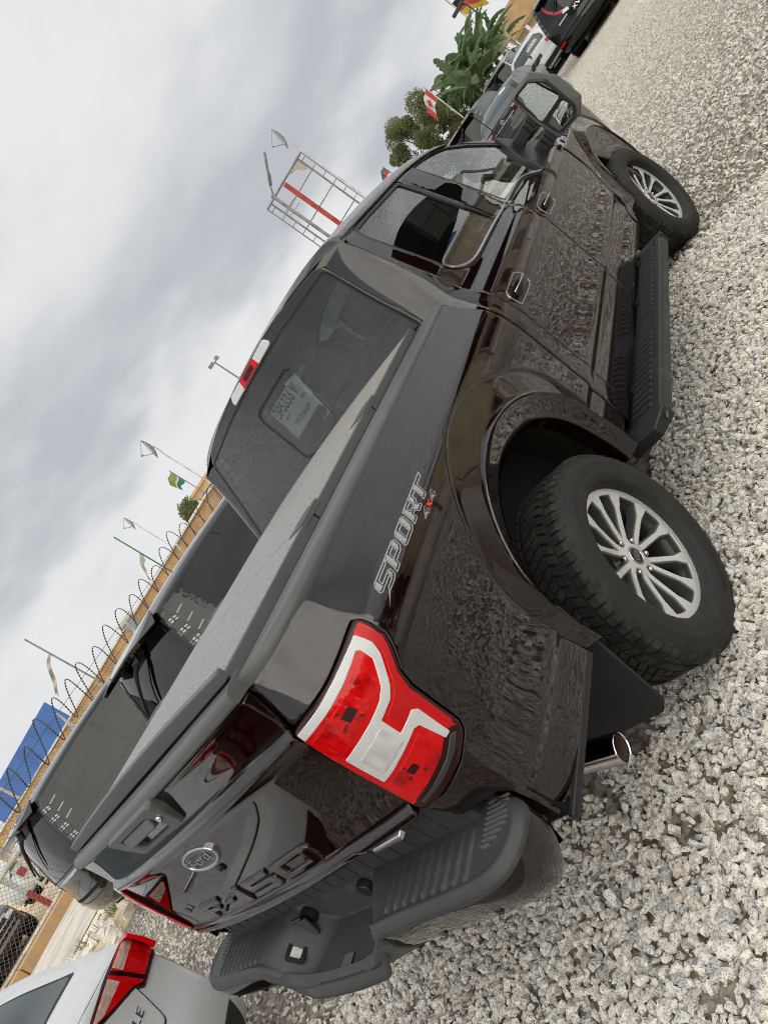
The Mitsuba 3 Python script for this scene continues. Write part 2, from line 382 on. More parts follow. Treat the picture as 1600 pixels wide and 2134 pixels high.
# ---------------- pickup truck: its surfaces (x forward, z up, right side is y < 0) ----------------
PROF = sinterp([.40, .45, .51, .55, .616,   .655, .690, .714, .742, .80, .92, 1.05, 1.13, 1.19, 1.235, 1.28, 1.32, 1.36, 1.457, 1.55, 1.64, 1.73, 1.824, 1.88, 1.93],
               [.935, .945, .956, .956,   .964, .970, .971, .970, .984, .986, .994, 1.001, 1.003, .997, .989, .972, .946, .932, .913, .888, .861, .834, .806, .785, .76])
BEDP = sinterp([.40, .51, .55, .616, .655, .690, .714, .742, .80, .92, 1.02, 1.09, 1.14, 1.18, 1.22, 1.245, 1.27, 1.30, 1.34, 1.383, 1.42],
               [.935, .956, .956, .964, .970, .971, .970, .984, .986, .994, 1.000, 1.003, 1.003, .999, .991, .982, .967, .948, .924, .901, .882])
def cab_side(uv):
    uv = np.atleast_2d(uv); x, z = uv[:, 0], uv[:, 1]
    y = PROF(z) - 0.012 * np.clip((x - 2.2) / 1.4, 0, 2) ** 2 - 0.035 * np.clip((x - 2.0) / 1.0, 0, 3) ** 2 * np.clip((z - 1.30) / 0.5, 0, 1)
    return np.c_[x, -y, z]
_pc = spl([(0.66, -.985), (0.3, -.985), (-0.2, -.985), (-0.6, -.985), (-0.86, -.984), (-0.96, -.976), (-1.03, -.957), (-1.085, -.922), (-1.120, -.872), (-1.138, -.82), (-1.143, -.785)], 400)
_ps = np.r_[0, np.cumsum(np.linalg.norm(np.diff(_pc, axis=0), axis=1))]
_pcx, _pcy = (lambda s: np.interp(s, _ps, _pc[:, 0])), (lambda s: np.interp(s, _ps, _pc[:, 1]))
_tn = np.gradient(_pc, axis=0); _tn /= np.linalg.norm(_tn, axis=1, keepdims=True)
BED_S = _ps[-1]
def bed_side(uv):
    """u: arc length from the front of the bed (0 at x = 0.66) back round the rear corner, v: height"""
    uv = np.atleast_2d(uv); s, z = uv[:, 0], uv[:, 1]
    tx, ty = np.interp(s, _ps, _tn[:, 0]), np.interp(s, _ps, _tn[:, 1])
    n = np.c_[ty, -tx]                       # outward
    n *= np.sign(-n[:, 1:2] - n[:, :1] + 1e-9)
    f = np.clip(-n[:, 1], 0, 1)
    off = (BEDP(z) - .985) * (0.35 + 0.65 * f)
    return np.c_[_pcx(s) + n[:, 0] * off, _pcy(s) + n[:, 1] * off, z]
def gate(uv):
    """tailgate face: u = y, v = z"""
    uv = np.atleast_2d(uv); y, z = uv[:, 0], uv[:, 1]
    prof = GATEP(z)
    return np.c_[-1.143 - 0.045 * (1 - np.clip(np.abs(y) / .78, 0, 1.2) ** 2.2) - prof, y, z]
GATEP = sinterp([.86, .90, .915, .932, 1.0, 1.10, 1.20, 1.222, 1.237, 1.250, 1.27, 1.32, 1.36, 1.39, 1.43],
                [.024, .026, .022, .010, .009, .009, .010, .014, .020, .012, .005, .003, .003, .007, .015])
def cab_back(uv):
    """u = y, v = z"""
    uv = np.atleast_2d(uv); y, z = uv[:, 0], uv[:, 1]
    return np.c_[0.612 + (z - 1.44) * 0.345 + 0.03 * (np.abs(y) / .7) ** 2.5 - 0.012, y, z]
# ---------------- pickup truck ----------------
TR = thing('pickup_truck', 'dark burgundy crew-cab pickup truck with grey bed cover, filling the foreground', 'pickup truck')
def tp(part, mesh, m, smooth=30, label=None):
    k = add(f'{TR}__{part}', mesh, m, smooth)
    if label: labels[k] = {'label': label}
    return k
def tboth(part, mesh, m, smooth=30):
    tp(part, mesh, m, smooth); tp(part, mir(mesh), m, smooth)
OUTR = lambda X: np.c_[0.25 * np.clip(-.9 - X[:, 0], -1, 1) * -1 * 0, -np.ones(len(X)), 0 * X[:, 0]]
SIDE_OUT = (0, -1, 0)
def bed_out(X):
    k = np.clip((-.95 - X[:, 0]) / .15, 0, 1)
    return np.c_[-k, -(1 - k) - .35, 0 * k]
bu = lambda pts: [(.66 - x, z) for x, z in pts]

FL_OUT = [(-.600, .625), (-.618, .70), (-.628, .80), (-.622, .90), (-.570, 1.005), (-.478, 1.098), (-.38, 1.158), (-.258, 1.202), (-.141, 1.224), (.018, 1.222),
          (.184, 1.180), (.332, 1.102), (.440, 1.010), (.498, .91), (.515, .80), (.512, .66), (.505, .54)]
FL_LIP = [(-.560, .60), (-.572, .70), (-.568, .79), (-.528, .89), (-.437, .984), (-.314, 1.052), (-.212, 1.080), (-.116, 1.090), (-.02, 1.086), (.09, 1.066),
          (.20, 1.028), (.30, .970), (.37, .895), (.42, .80), (.447, .68), (.458, .58), (.452, .50)]
fo, fl = spl(FL_OUT, 110), spl(FL_LIP, 110)

def flare_mesh(prof_y, o=fo, l=fl):
    """wheel-arch bulge: cross-section from the body out to the lip, then under to the opening"""
    n = len(o); t = np.linspace(0, 1, n)
    w = np.clip(np.sin(np.pi * np.clip(t * 0.94 + 0.03, 0, 1)), 0, 1) ** 0.45
    ylip = -(0.985 + 0.032 * w)
    c = np.array([0.0, .40])
    op = c + (l - c) * (0.955 - 0.075 * w)[:, None]
    y_o = -prof_y(o[:, 1])
    rows = []
    for s, g in ((0, .004), (0, 0), (.05, .006), (.10, .007), (.14, .006), (.2, .004)):
        p = o + (l - o) * s
        rows.append(np.c_[p[:, 0], y_o + g, p[:, 1]])
    for s in (.35, .5, .65, .8, .90):
        p = o + (l - o) * s; k = (s - .2) / .8
        rows.append(np.c_[p[:, 0], y_o + (ylip - y_o) * k ** 1.15 + .004 * (1 - k), p[:, 1]])
    for s, d in ((.955, .0015), (.985, .005), (1.0, .011)):
        p = o + (l - o) * s
        rows.append(np.c_[p[:, 0], ylip + d - .0035, p[:, 1]])
    for k in (.25, .5, .75, .95):
        p = l + (op - l) * k
        rows.append(np.c_[p[:, 0], ylip + .0075 + k * .038, p[:, 1]])
    rows.append(np.c_[op[:, 0], ylip + .055, op[:, 1]])
    rows.append(np.c_[op[:, 0], ylip + .11, op[:, 1]])
    V = np.array(rows)
    m = grid(V)
    if (m.face_normals[:, 1] * m.area_faces).sum() > 0: m.faces = np.array(m.faces)[:, ::-1]
    return m, op
flare, f_open = flare_mesh(BEDP)
tboth('rear_arch', flare, 'car_paint', 40)
def liner(op, y0=-.93, y1=-.52):
    n = len(op); rows = []
    for y, k in ((y0, 1.0), (y0 + .06, 1.04), (y0 + .2, 1.05), (y1, 1.0), (y1, .6), (y1, .15)):
        p = np.array([0, .42]) + (op - [0, .42]) * k
        p[:, 1] += .02 * np.sin(np.linspace(0, 22, n)) * (k > 1)
        rows.append(np.c_[p[:, 0], np.full(n, y), p[:, 1]])
    return grid(np.array(rows))
tboth('wheel_well', liner(f_open), 'liner', 40)

# bed side
bed_poly = Polygon([(0.006, 1.383), (BED_S, 1.383), (BED_S, .875), (1.875, .815), (1.815, .802), (1.776, .790), (1.757, .755), (1.750, .62)]
                   + bu([(-.604, .62)] + [tuple(p) for p in fo[1:-1]] + [(.505, .54), (.654, .54)]))
LIGHT = Polygon([(1.590, 1.252), (1.600, 1.270), (1.640, 1.268), (1.765, 1.257), (1.855, 1.255), (1.925, 1.252), (1.925, .893), (1.844, .888), (1.757, .905), (1.698, .932),
                 (1.682, .955), (1.677, 1.024), (1.672, 1.091), (1.658, 1.128), (1.616, 1.171), (1.600, 1.192), (1.592, 1.228)])
LIGHT = rpoly(LIGHT, .010)
tboth('bed_side', panel(bed_poly.difference(LIGHT), bed_side, bed_out, .013, .003, .025), 'car_paint', 50)
# inner shell behind the gaps
tboth('inner_structure', panel(Polygon([(-.10, 1.36), (BED_S - .03, 1.36), (BED_S - .03, .88), (1.75, .80)] + bu([(-.58, .66)] + [tuple(p * [.985, 1] + [0, .0]) for p in fo[8:-1:6]] + [(.55, .56), (.76, .56)])),
                               lambda uv: bed_side(uv) + [0.02, .032, 0], bed_out, .06, 0, 0), 'under_black')
# belt line crease strip under the lamp: lower sill trim
tboth('bed_sill', cat([rbox(-1.085, -.60, -.965, -.945, .598, .622, .006, 1)]), 'black_trim')

# ---- tail lamp ----
def tail_lamp(flip):
    f = bed_side
    L = lambda p: Polygon(p)
    c_out = [(1.642, 1.250), (1.732, 1.246), (1.819, 1.240), (1.904, 1.238), (1.904, 1.216), (1.809, 1.219), (1.744, 1.224), (1.675, 1.233), (1.668, 1.226), (1.672, 1.197),
             (1.712, 1.155), (1.735, 1.144), (1.778, 1.136), (1.885, 1.122), (1.885, 1.019), (1.848, 1.024), (1.782, 1.038), (1.746, 1.046), (1.736, 1.040), (1.731, .971),
             (1.716, .970), (1.711, 1.060), (1.719, 1.073), (1.765, 1.066), (1.763, 1.117), (1.722, 1.125), (1.700, 1.140), (1.654, 1.187), (1.640, 1.212)]
    band = rpoly(L(c_out), .003)
    block = rpoly(L([(1.775, 1.112), (1.865, 1.098), (1.865, 1.035), (1.775, 1.050)]), .004)
    up = rpoly(L([(1.684, 1.222), (1.744, 1.214), (1.809, 1.208), (1.900, 1.205), (1.900, 1.132), (1.780, 1.148), (1.738, 1.156), (1.722, 1.165), (1.686, 1.203)]), .008)
    low = rpoly(L([(1.748, 1.034), (1.782, 1.026), (1.848, 1.012), (1.893, 1.006), (1.893, .936), (1.839, .941), (1.770, .957), (1.742, .970)]), .008)
    strip = rpoly(L([(1.708, .958), (1.744, .938), (1.801, .922), (1.880, .913), (1.885, .920), (1.835, .929), (1.763, .946), (1.722, .966)]), .003)
    side_red = rpoly(L([(1.617, 1.246), (1.632, 1.250), (1.646, 1.190), (1.690, 1.140), (1.712, 1.122), (1.752, 1.112), (1.756, 1.074), (1.712, 1.080), (1.703, 1.060), (1.706, .972), (1.694, .976),
                        (1.690, 1.030), (1.686, 1.098), (1.670, 1.138), (1.632, 1.178), (1.614, 1.200)]), .003)
    fm = (lambda m: mir(m)) if flip else (lambda m: m)
    k = tp('tail_lamp', fm(panel(LIGHT.buffer(-.004), f, bed_out, .02, .010, .03, lift=.012)), 'dark_red_lens', 50)
    def sub(n, p, m, lift, roll=.0015, d=.004):
        add(f'{k}__{n}', fm(panel(p, f, bed_out, .012, roll, d, lift=lift)), m, 50)
    inner = LIGHT.buffer(-.017)
    sub('red_lens', inner.difference(strip.buffer(.012)).difference(box2(1.69, .88, 1.93, .926)), 'red_lens', .0135)
    sub('side_reflector', side_red, 'red_reflector', .0152)
    sub('upper_lamp', up, 'red_lamp', .0150); sub('lower_lamp', low, 'red_lamp', .0150)
    for nm, cx, cz, w, h in (('upper_lamp', 1.790, 1.180, .050, .020), ('lower_lamp', 1.820, .992, .040, .016)):
        sub(nm + '_bulb', rpoly(L([(cx - w * .45, cz - h * .4), (cx + w * .15, cz - h * .6), (cx + w * .25, cz + h * .6), (cx - w * .35, cz + h * .7)]), .003), 'dark_red_lens', .0156, 0)
        for j in range(7):
            a_ = math.radians(-150 + 42 * j); r0, r1 = .018, .034 if nm[0] == 'u' else .026
            p0, p1 = np.array([cx - .008 + r0 * math.cos(a_) * 1.3, cz + r0 * math.sin(a_)]), np.array([cx - .008 + r1 * math.cos(a_) * 1.3, cz + r1 * math.sin(a_)])
            n_ = np.array([-math.sin(a_), math.cos(a_)]) * .0022
            fp = L([p0 + n_, p0 - n_, p1 - n_ * 2.2, p1 + n_ * 2.2]).intersection((up if nm[0] == 'u' else low).buffer(-.004))
            if not fp.is_empty and fp.area > 1e-6: sub(nm + '_facet', fp, 'lamp_shade_red' if j % 2 else 'red_reflector', .0154, 0)
    sub('white_band', band, 'clear_lens_ribbed', .0158, .002)
    sub('reverse_lamp', block, 'clear_lens', .0175, .003)
    sub('trim_strip', strip, 'grey_metallic', .0155)
def box2(x0, y0, x1, y1): return shapely.box(x0, y0, x1, y1)
tail_lamp(False); tail_lamp(True)

# ---- bed rail caps, cover ----
def rail():
    """cap along the bed side: from the paint edge to the rubber seal, following the bed round its rear corner"""
    sec = [(0, 1.3795), (-.012, 1.386), (-.008, 1.394), (.05, 1.401), (.20, 1.4055), (.50, 1.408), (.54, 1.404), (.60, 1.404), (.64, 1.408), (.93, 1.410), (.99, 1.405), (1.0, 1.385)]
    V = []
    for s_ in np.r_[np.linspace(.012, 1.55, 10), np.linspace(1.60, BED_S - .002, 14)]:
        o = bed_side(np.array([[s_, 1.3795]]))[0]
        i = np.array([max(o[0], -1.118), -.790]) if o[1] < -.80 else np.array([o[0] + .02, -.788])
        i[0] = o[0] if o[0] > -1.0 else max(o[0], -1.09)
        V.append([(o[0] + (i[0] - o[0]) * f, o[1] + (i[1] - o[1]) * f, z + .006 * np.clip((.6 - o[0]) / 1.7, 0, 1) * (f > .02)) for f, z in sec])
    m = grid(np.array(V))
    if (m.face_normals[:, 2] * m.area_faces).sum() < 0: m.faces = np.array(m.faces)[:, ::-1]
    return m
tboth('bed_rail', rail(), 'grey_plastic', 35)
tboth('rail_seal', rbox(-1.09, .64, -.793, -.755, 1.392, 1.413, .006, 1), 'dark_rubber')
def cover():
    out = []
    segs = [(-1.098, -.535), (-.527, .03), (.038, .60)]
    for a, b in segs:
        ys = np.r_[-.762, -.758, np.linspace(-.75, .75, 25), .758, .762]
        xs = np.r_[a, a + .004, np.linspace(a + .012, b - .012, 8), b - .004, b]
        X, Y = np.meshgrid(xs, ys, indexing='ij')
        ex = np.minimum(X - a, b - X); ey = .762 - np.abs(Y)
        e = np.minimum(ex, ey)
        Z_ = 1.437 + .020 * (1 - (Y / .76) ** 2) - .006 * (X - .6) - np.where(e < .0005, .006, np.where(e < .005, .0015, 0))
        top = np.stack([X, Y, Z_], -1)
        g = grid(top)
        if g.face_normals[:, 2].mean() < 0: g.faces = np.array(g.faces)[:, ::-1]
        out.append(g)
    return out
for g in cover(): tp('bed_cover_panel', g, 'cover_vinyl', 40)
for a, b in ((-1.098, -.535), (-.527, .03), (.038, .60)):
    for s in (-1, 1): tp('cover_edge_rail', rbox(a, b, s * .742, s * .768, 1.405, 1.440 - .006 * (b - .6) * .8, .004, 1), 'grey_plastic')
tp('cover_rear_rail', rhull([(-1.112, y, z + .018 * (1 - (y / .77) ** 2)) for y in np.linspace(-.765, .765, 9) for z in (1.434, 1.456)] + [(-1.096, y, z + .018 * (1 - (y / .77) ** 2)) for y in np.linspace(-.765, .765, 9) for z in (1.434, 1.458)], .004), 'grey_plastic')
for x in (-.531, .034):
    for s in (-1, 1):
        tp('cover_hinge', cat([rbox(x - .055, x + .055, s * .68, s * .770, 1.425 - .006 * (x - .6), 1.4445 - .006 * (x - .6), .002, 1), rbox(x - .03, x + .03, s * .71, s * .75, 1.440 - .006 * (x - .6), 1.4475 - .006 * (x - .6), .0015, 1)]), 'grey_plastic')
tp('cover_gap', box(-1.105, -1.08, -.755, .755, 1.40, 1.44), 'under_black')
tp('cover_seam', cat([box(x - .0035, x + .0035, -.75, .75, 1.425, 1.432 - .006 * (x - .6)) for x in (-.531, .034)]), 'dark_rubber')
tp('bed_inside', cat([box(-1.08, .62, -.78, .78, 1.30, 1.33), box(.60, .63, -.80, .80, .9, 1.40)]), 'under_black')

# ---- tailgate ----
GO = (-1, 0, 0)
gate_poly = rpoly(Polygon([(-.772, .893), (.772, .893), (.778, 1.10), (.782, 1.384), (-.782, 1.384), (-.778, 1.10)]), .012)
tp('tailgate', panel(gate_poly, gate, GO, .010, .005, .03), 'car_paint', 40)
def gate_cap():
    ys = np.linspace(-.786, .786, 41)
    gx = gate(np.c_[ys, np.full(41, 1.384)])[:, 0]
    sec = [(.004, 1.387), (-.006, 1.3875), (-.010, 1.394), (-.0085, 1.408), (-.004, 1.417), (.005, 1.4225), (.016, 1.424), (.018, 1.420), (.023, 1.420), (.025, 1.424), (.034, 1.424), (.036, 1.420), (.041, 1.420), (.043, 1.424), (.070, 1.424), (.075, 1.41), (.075, 1.38)]
    V = np.array([[(gx[i] + dx, ys[i], z) for dx, z in sec] for i in range(41)])
    m = grid(V)
    if (m.face_normals[:, 2] * m.area_faces).sum() < 0: m.faces = np.array(m.faces)[:, ::-1]
    ends = [rhull([(gx[0] + dx, s * .785, z) for dx, z in sec], .002) for s in (-1, 1)]
    return cat([m] + ends)
tp('tailgate__top_cap', gate_cap(), 'grey_plastic', 35)
tp('tailgate__crease_trim', panel(Polygon([(-.765, 1.2375), (.765, 1.2375), (.765, 1.2415), (-.765, 1.2415)]), gate, GO, .03, .001, .002, lift=.003), 'gloss_black', 40)
bez = rpoly(Polygon([(-.205, 1.397), (.205, 1.397), (.205, 1.345), (.180, 1.283), (-.180, 1.283), (-.205, 1.345)]), .014)
rec = rpoly(Polygon([(-.135, 1.372), (.135, 1.372), (.120, 1.300), (-.120, 1.300)]), .012)
bz = lambda uv: gate(uv) + np.c_[-.012 - .022 * np.clip((uv[:, 1] - 1.28) / .1, 0, 1), 0 * uv[:, 0], 0 * uv[:, 0]]
kb = tp('tailgate__handle_bezel', panel(bez.difference(rec), bz, GO, .02, .006, .05), 'grey_plastic', 40)
tp('tailgate__handle_recess', panel(rec.buffer(.004), lambda uv: gate(uv) + [.004, 0, 0], GO, .03, 0, 0), 'black_trim')
gx = float(bz(np.array([[0, 1.35]]))[0, 0])
tp('tailgate__handle_lever', rhull([(gx + .004, y, 1.366) for y in (-.12, .12)] + [(gx - .004, y, 1.340) for y in (-.115, .115)] + [(gx + .02, y, 1.338) for y in (-.11, .11)], .006, 2), 'grey_plastic', 40)
tp('tailgate__lock', lathe([(.0001, -.003), (.009, -.003), (.011, 0), (.011, .004)], 20, 'x').apply_transform(trans(gx - .002, -.165, 1.345)), 'chrome', 40)
# oval emblem
def oval(a, b, n=64):
    t = np.linspace(0, 2 * np.pi, n, endpoint=False); return Polygon(np.c_[a * np.cos(t), b * np.sin(t)])
ov = lambda p: affinity.translate(p, 0.0, 1.163)
ko = tp('tailgate__emblem', panel(ov(oval(.112, .046).difference(oval(.099, .0345))), gate, GO, .006, .003, .008, lift=.011), 'chrome', 50)
add(f'{TR}__tailgate__emblem_field', panel(ov(oval(.100, .0355)), gate, GO, .01, .001, .004, lift=.008), 'badge_blue', 50)
add(f'{TR}__tailgate__emblem_ring', panel(ov(oval(.092, .0300).difference(oval(.0895, .0280))), gate, GO, .006, 0, .0015, lift=.0098), 'chrome', 50)
def on_gate(poly, mirror=True):
    return affinity.scale(poly, -1, 1, origin=(0, 0)) if mirror else poly
ft = text_poly('Ford', .034); b_ = ft.bounds
ft = affinity.translate(ft, -(b_[0] + b_[2]) / 2, -(b_[1] + b_[3]) / 2); ft = affinity.skew(affinity.scale(ft, 1.45, 1.0, origin=(0, 0)), 22, 0, origin=(0, 0))
add(f'{TR}__tailgate__emblem_script', panel(ov(on_gate(ft)), gate, GO, .006, 0, .0015, lift=.0104), 'chrome', 50)
tp('tailgate__camera', cat([rbox(-1.205, -1.185, -.020, .020, 1.083, 1.108, .006, 2)]), 'gloss_black', 40)
tp('tailgate__camera_lens', mv(lathe([(.0001, -.004), (.006, -.003), (.007, 0), (.007, .004)], 20, 'x'), trans(-1.206, 0, 1.096)), 'solid_dark_glass', 40)
# stamped F-150 lettering
def ch(*loops): 
    p = Polygon(loops[0]);
    for h in loops[1:]: p = p.difference(Polygon(h))
    return p
LET = {'F': ch([(0, 0), (.048, 0), (.048, .026), (.125, .026), (.140, .046), (.048, .046), (.050, .056), (.175, .056), (.190, .082), (.015, .082), (0, .066)]),
       'dash': ch([(0, .030), (.060, .030), (.068, .052), (.008, .052)]),
       'one': ch([(.030, 0), (.082, 0), (.082, .082), (.040, .082), (0, .064), (0, .048), (.030, .058)]),
       'five': ch([(.018, .082), (.205, .082), (.190, .058), (.064, .058), (.064, .052), (.195, .052), (.213, .040), (.213, .014), (.196, 0), (.0, 0), (.016, .024), (.160, .024), (.160, .030), (.018, .030)]),
       'zero': ch([(.018, 0), (.212, 0), (.230, .016), (.230, .066), (.212, .082), (.018, .082), (0, .066), (0, .016)], [(.052, .025), (.052, .057), (.178, .057), (.178, .025)])}
yy = .445
for nm, w, gap in (('F', .190, .012), ('dash', .068, .014), ('one', .082, .016), ('five', .213, .016), ('zero', .230, 0)):
    p = affinity.translate(on_gate(affinity.scale(LET[nm], 1.0, .94, origin=(0, 0))), yy, .938)
    tp('tailgate__stamped_letter', panel(p, gate, GO, .008, .0035, .010, lift=.0075), 'car_paint', 50)
    yy -= w + gap
tp('tailgate__lower_rib', panel(Polygon([(-.55, .896), (.55, .896), (.50, .915), (-.50, .915)]), gate, GO, .03, .004, .008, lift=.004), 'car_paint', 50)
# ---- cab ----
ROOF_EDGE = sinterp([.60, .82, 1.262, 1.633, 1.965, 2.262, 2.487, 2.686, 2.95], [1.846, 1.845, 1.835, 1.825, 1.797, 1.742, 1.658, 1.535, 1.28])
RE = lambda x: float(ROOF_EDGE(x))
B_ = .002
rear_door = Polygon([(.788, .53), (1.797, .53), (1.797, RE(1.797))] + [(x, RE(x)) for x in np.linspace(1.7, .86, 8)] + [(.815, 1.838), (.795, 1.80), (.788, 1.70)])
front_door = Polygon([(1.804, .53), (2.868, .53), (2.875, .585), (2.945, .635), (2.955, .745), (2.985, .83), (3.010, .98), (2.985, 1.140), (2.95, 1.21), (2.93, 1.285)]
                     + [(x, RE(x) - .004) for x in np.linspace(2.88, 1.804, 16)])
win_r = rpoly(Polygon([(1.545, 1.806), (1.556, 1.70), (1.558, 1.50), (1.600, 1.352), (1.123, 1.362), (1.030, 1.374), (.945, 1.415), (.917, 1.46), (.917, 1.79), (.945, 1.822), (1.10, 1.822)]), .015)
win_f = rpoly(Polygon([(1.815, 1.806), (2.095, 1.778), (2.276, 1.722), (2.433, 1.640), (2.60, 1.52), (2.70, 1.41), (2.76, 1.245), (2.42, 1.243), (2.32, 1.290), (2.19, 1.328), (1.880, 1.341), (1.848, 1.46), (1.835, 1.65)]), .012)
tboth('rear_door', panel(rear_door.difference(win_r.buffer(.026)), cab_side, SIDE_OUT, .014, .0035, .022), 'car_paint', 45)
tboth('front_door', panel(front_door.difference(win_f.buffer(.024)), cab_side, SIDE_OUT, .014, .0035, .022), 'car_paint', 45)
tboth('rear_door__window_frame', panel(win_r.buffer(.024).difference(win_r.buffer(.001)), cab_side, SIDE_OUT, .02, .003, .018, lift=-.002), 'black_trim', 45)
tboth('front_door__window_frame', panel(win_f.buffer(.022).difference(win_f.buffer(.001)), cab_side, SIDE_OUT, .02, .003, .018, lift=-.002), 'black_trim', 45)
tboth('rear_door__window', panel(win_r.buffer(.004), cab_side, SIDE_OUT, .05, 0, 0, lift=-.010), 'privacy_glass', True)
tboth('front_door__window', panel(win_f.buffer(.004), cab_side, SIDE_OUT, .05, 0, 0, lift=-.010), 'window_glass', True)
# B pillar gloss panel behind the front glass edge
tboth('rear_door__pillar_panel', panel(Polygon([(1.610, 1.36), (1.792, 1.345), (1.792, 1.80), (1.60, 1.808), (1.585, 1.6)]), cab_side, SIDE_OUT, .04, .002, .004, lift=.0015), 'gloss_black', 45)
# belt chrome strip
def belt(x0, x1, xs):
    pts = np.array([p for p in xs if x0 <= p[0] <= x1])
    c = cab_side(pts); c[:, 1] -= .004
    return tube(c, .0065, 8)
bl = spl([(.905, 1.455), (.915, 1.425), (.945, 1.398), (1.019, 1.368), (1.142, 1.352), (1.40, 1.346), (1.731, 1.334), (2.0, 1.328), (2.191, 1.318), (2.30, 1.286), (2.40, 1.238), (2.55, 1.228), (2.74, 1.226)], 140)
tboth('rear_door__belt_strip', belt(.8, 1.79, bl), 'chrome'); tboth('front_door__belt_strip', belt(1.80, 3, bl), 'chrome')
# door creases are in the surface; keypad
kp = mv(text_on('1 2 3 4 5', .012, np.eye(4), .001), trans(-.045, -.006, 0))
tp('front_door__keypad', panel(rpoly(Polygon([(1.85, 1.196), (2.00, 1.196), (2.00, 1.172), (1.85, 1.172)]), .006), cab_side, SIDE_OUT, .02, .002, .004, lift=.003), 'gloss_black')
tp('rear_door__nameplate', panel(rpoly(Polygon([(1.455, 1.183), (1.645, 1.187), (1.645, 1.172), (1.455, 1.168)]), .004), cab_side, SIDE_OUT, .02, .002, .004, lift=.004), 'decal_grey')
def handle(x0, part):
    """chrome-edged pull with its dished pocket"""
    f = cab_side
    pocket = rpoly(Polygon([(x0, 1.113), (x0 + .20, 1.104), (x0 + .245, 1.112), (x0 + .25, 1.175), (x0 + .215, 1.196), (x0 + .03, 1.196), (x0, 1.18)]), .02)
    k = tp(f'{part}__handle', panel(pocket.difference(pocket.buffer(-.007)), f, SIDE_OUT, .01, .002, .004, lift=.004), 'chrome', 40)
    add(f'{k}__pocket', panel(pocket.buffer(-.006), f, SIDE_OUT, .015, .0, 0, lift=.0012), 'gloss_black', 40)
    p = f(np.array([[x0 + .02, 1.150], [x0 + .06, 1.152], [x0 + .14, 1.152], [x0 + .225, 1.150]])); p[:, 1] -= [.010, .030, .036, .012]
    bar = spl(p, 26)
    up = np.array([0, -.35, 1.0]) / 1.06
    rows = []
    for th in np.linspace(0, 2 * np.pi, 14, endpoint=False):
        w = .021 * np.clip(np.sin(np.linspace(.25, np.pi - .25, 26)) * 1.5, .5, 1)
        rows.append(bar + np.outer(w * np.sin(th), up) + np.outer(.009 * np.cos(th) * np.ones(26), [0, -1, 0]))
    V = np.array(rows).transpose(1, 0, 2)
    g = grid(V, closed_v=True)
    e = [hull(V[0]+ [1e-4,0,0] * (np.arange(14)[:, None] % 2)) if False else None]
    add(f'{k}__grip', cat([g, rhull(V[0][::2], .001), rhull(V[-1][::2], .001)]), 'gloss_black', 40)
    rim = bar + np.array([0, -.010, .0]); add(f'{k}__trim', tube(rim + np.outer(np.ones(26), [0, .001, .016]), .0035, 8), 'chrome', 40)
handle(.83, 'rear_door'); handle(1.86, 'front_door')
# fender with arch, badge
fs = .93
fo2, fl2 = (fo - [0, .40]) * fs + [3.683, .40], (fl - [0, .40]) * fs + [3.683, .40]
fo2[:, 0] += .01
fflare, f_open2 = flare_mesh(PROF, fo2, fl2)
m_ = fflare.copy(); tboth('front_arch', m_, 'car_paint', 40)
lw = liner((f_open2 - [3.683, 0]), -.93, -.40); lw.apply_translation((3.683, 0, 0)); tboth('wheel_well', lw, 'under_black', 40)
FEND = sinterp([.4, .55, .62, .70, .80, .95, 1.05, 1.13, 1.18, 1.22, 1.26, 1.30], [.95, .958, .968, .984, .984, .995, 1.002, 1.004, .998, .978, .93, .84])
def fender_side(uv):
    uv = np.atleast_2d(uv); x, z = uv[:, 0], uv[:, 1]
    k = np.clip((x - 4.1) / .55, 0, 1)
    return np.c_[x, -(FEND(z) - .22 * k ** 2.4), z]
fend = Polygon([(2.99, 1.285), (3.4, 1.272), (3.9, 1.255), (4.52, 1.20), (4.52, .62), (4.20, .60)] + [tuple(p) for p in fo2[::-1][1:-1]] + [(2.885, .52), (2.89, .578), (2.955, .625), (2.965, .74), (2.995, .82), (3.020, .98), (2.998, 1.14), (2.965, 1.215)]).buffer(0)
tboth('front_fender', panel(fend, fender_side, SIDE_OUT, .02, .004, .02), 'car_paint', 45)
bg = rpoly(Polygon([(2.955, 1.160), (2.975, 1.150), (3.355, 1.146), (3.365, 1.196), (3.04, 1.204), (2.965, 1.192)]), .008)
kb2 = tp('fender_badge', panel(bg, fender_side, SIDE_OUT, .02, .004, .02, lift=.014), 'chrome', 40)
bt = text_poly('F-150', .030, True); bb = bt.bounds
bt = affinity.translate(affinity.scale(bt, (.30) / (bb[2] - bb[0]), 1.0, origin=(0, 0)), 3.03, 1.160)
add(f'{kb2}__lettering', panel(bt, fender_side, SIDE_OUT, .012, .001, .006, lift=.0185), 'gloss_black', 40)
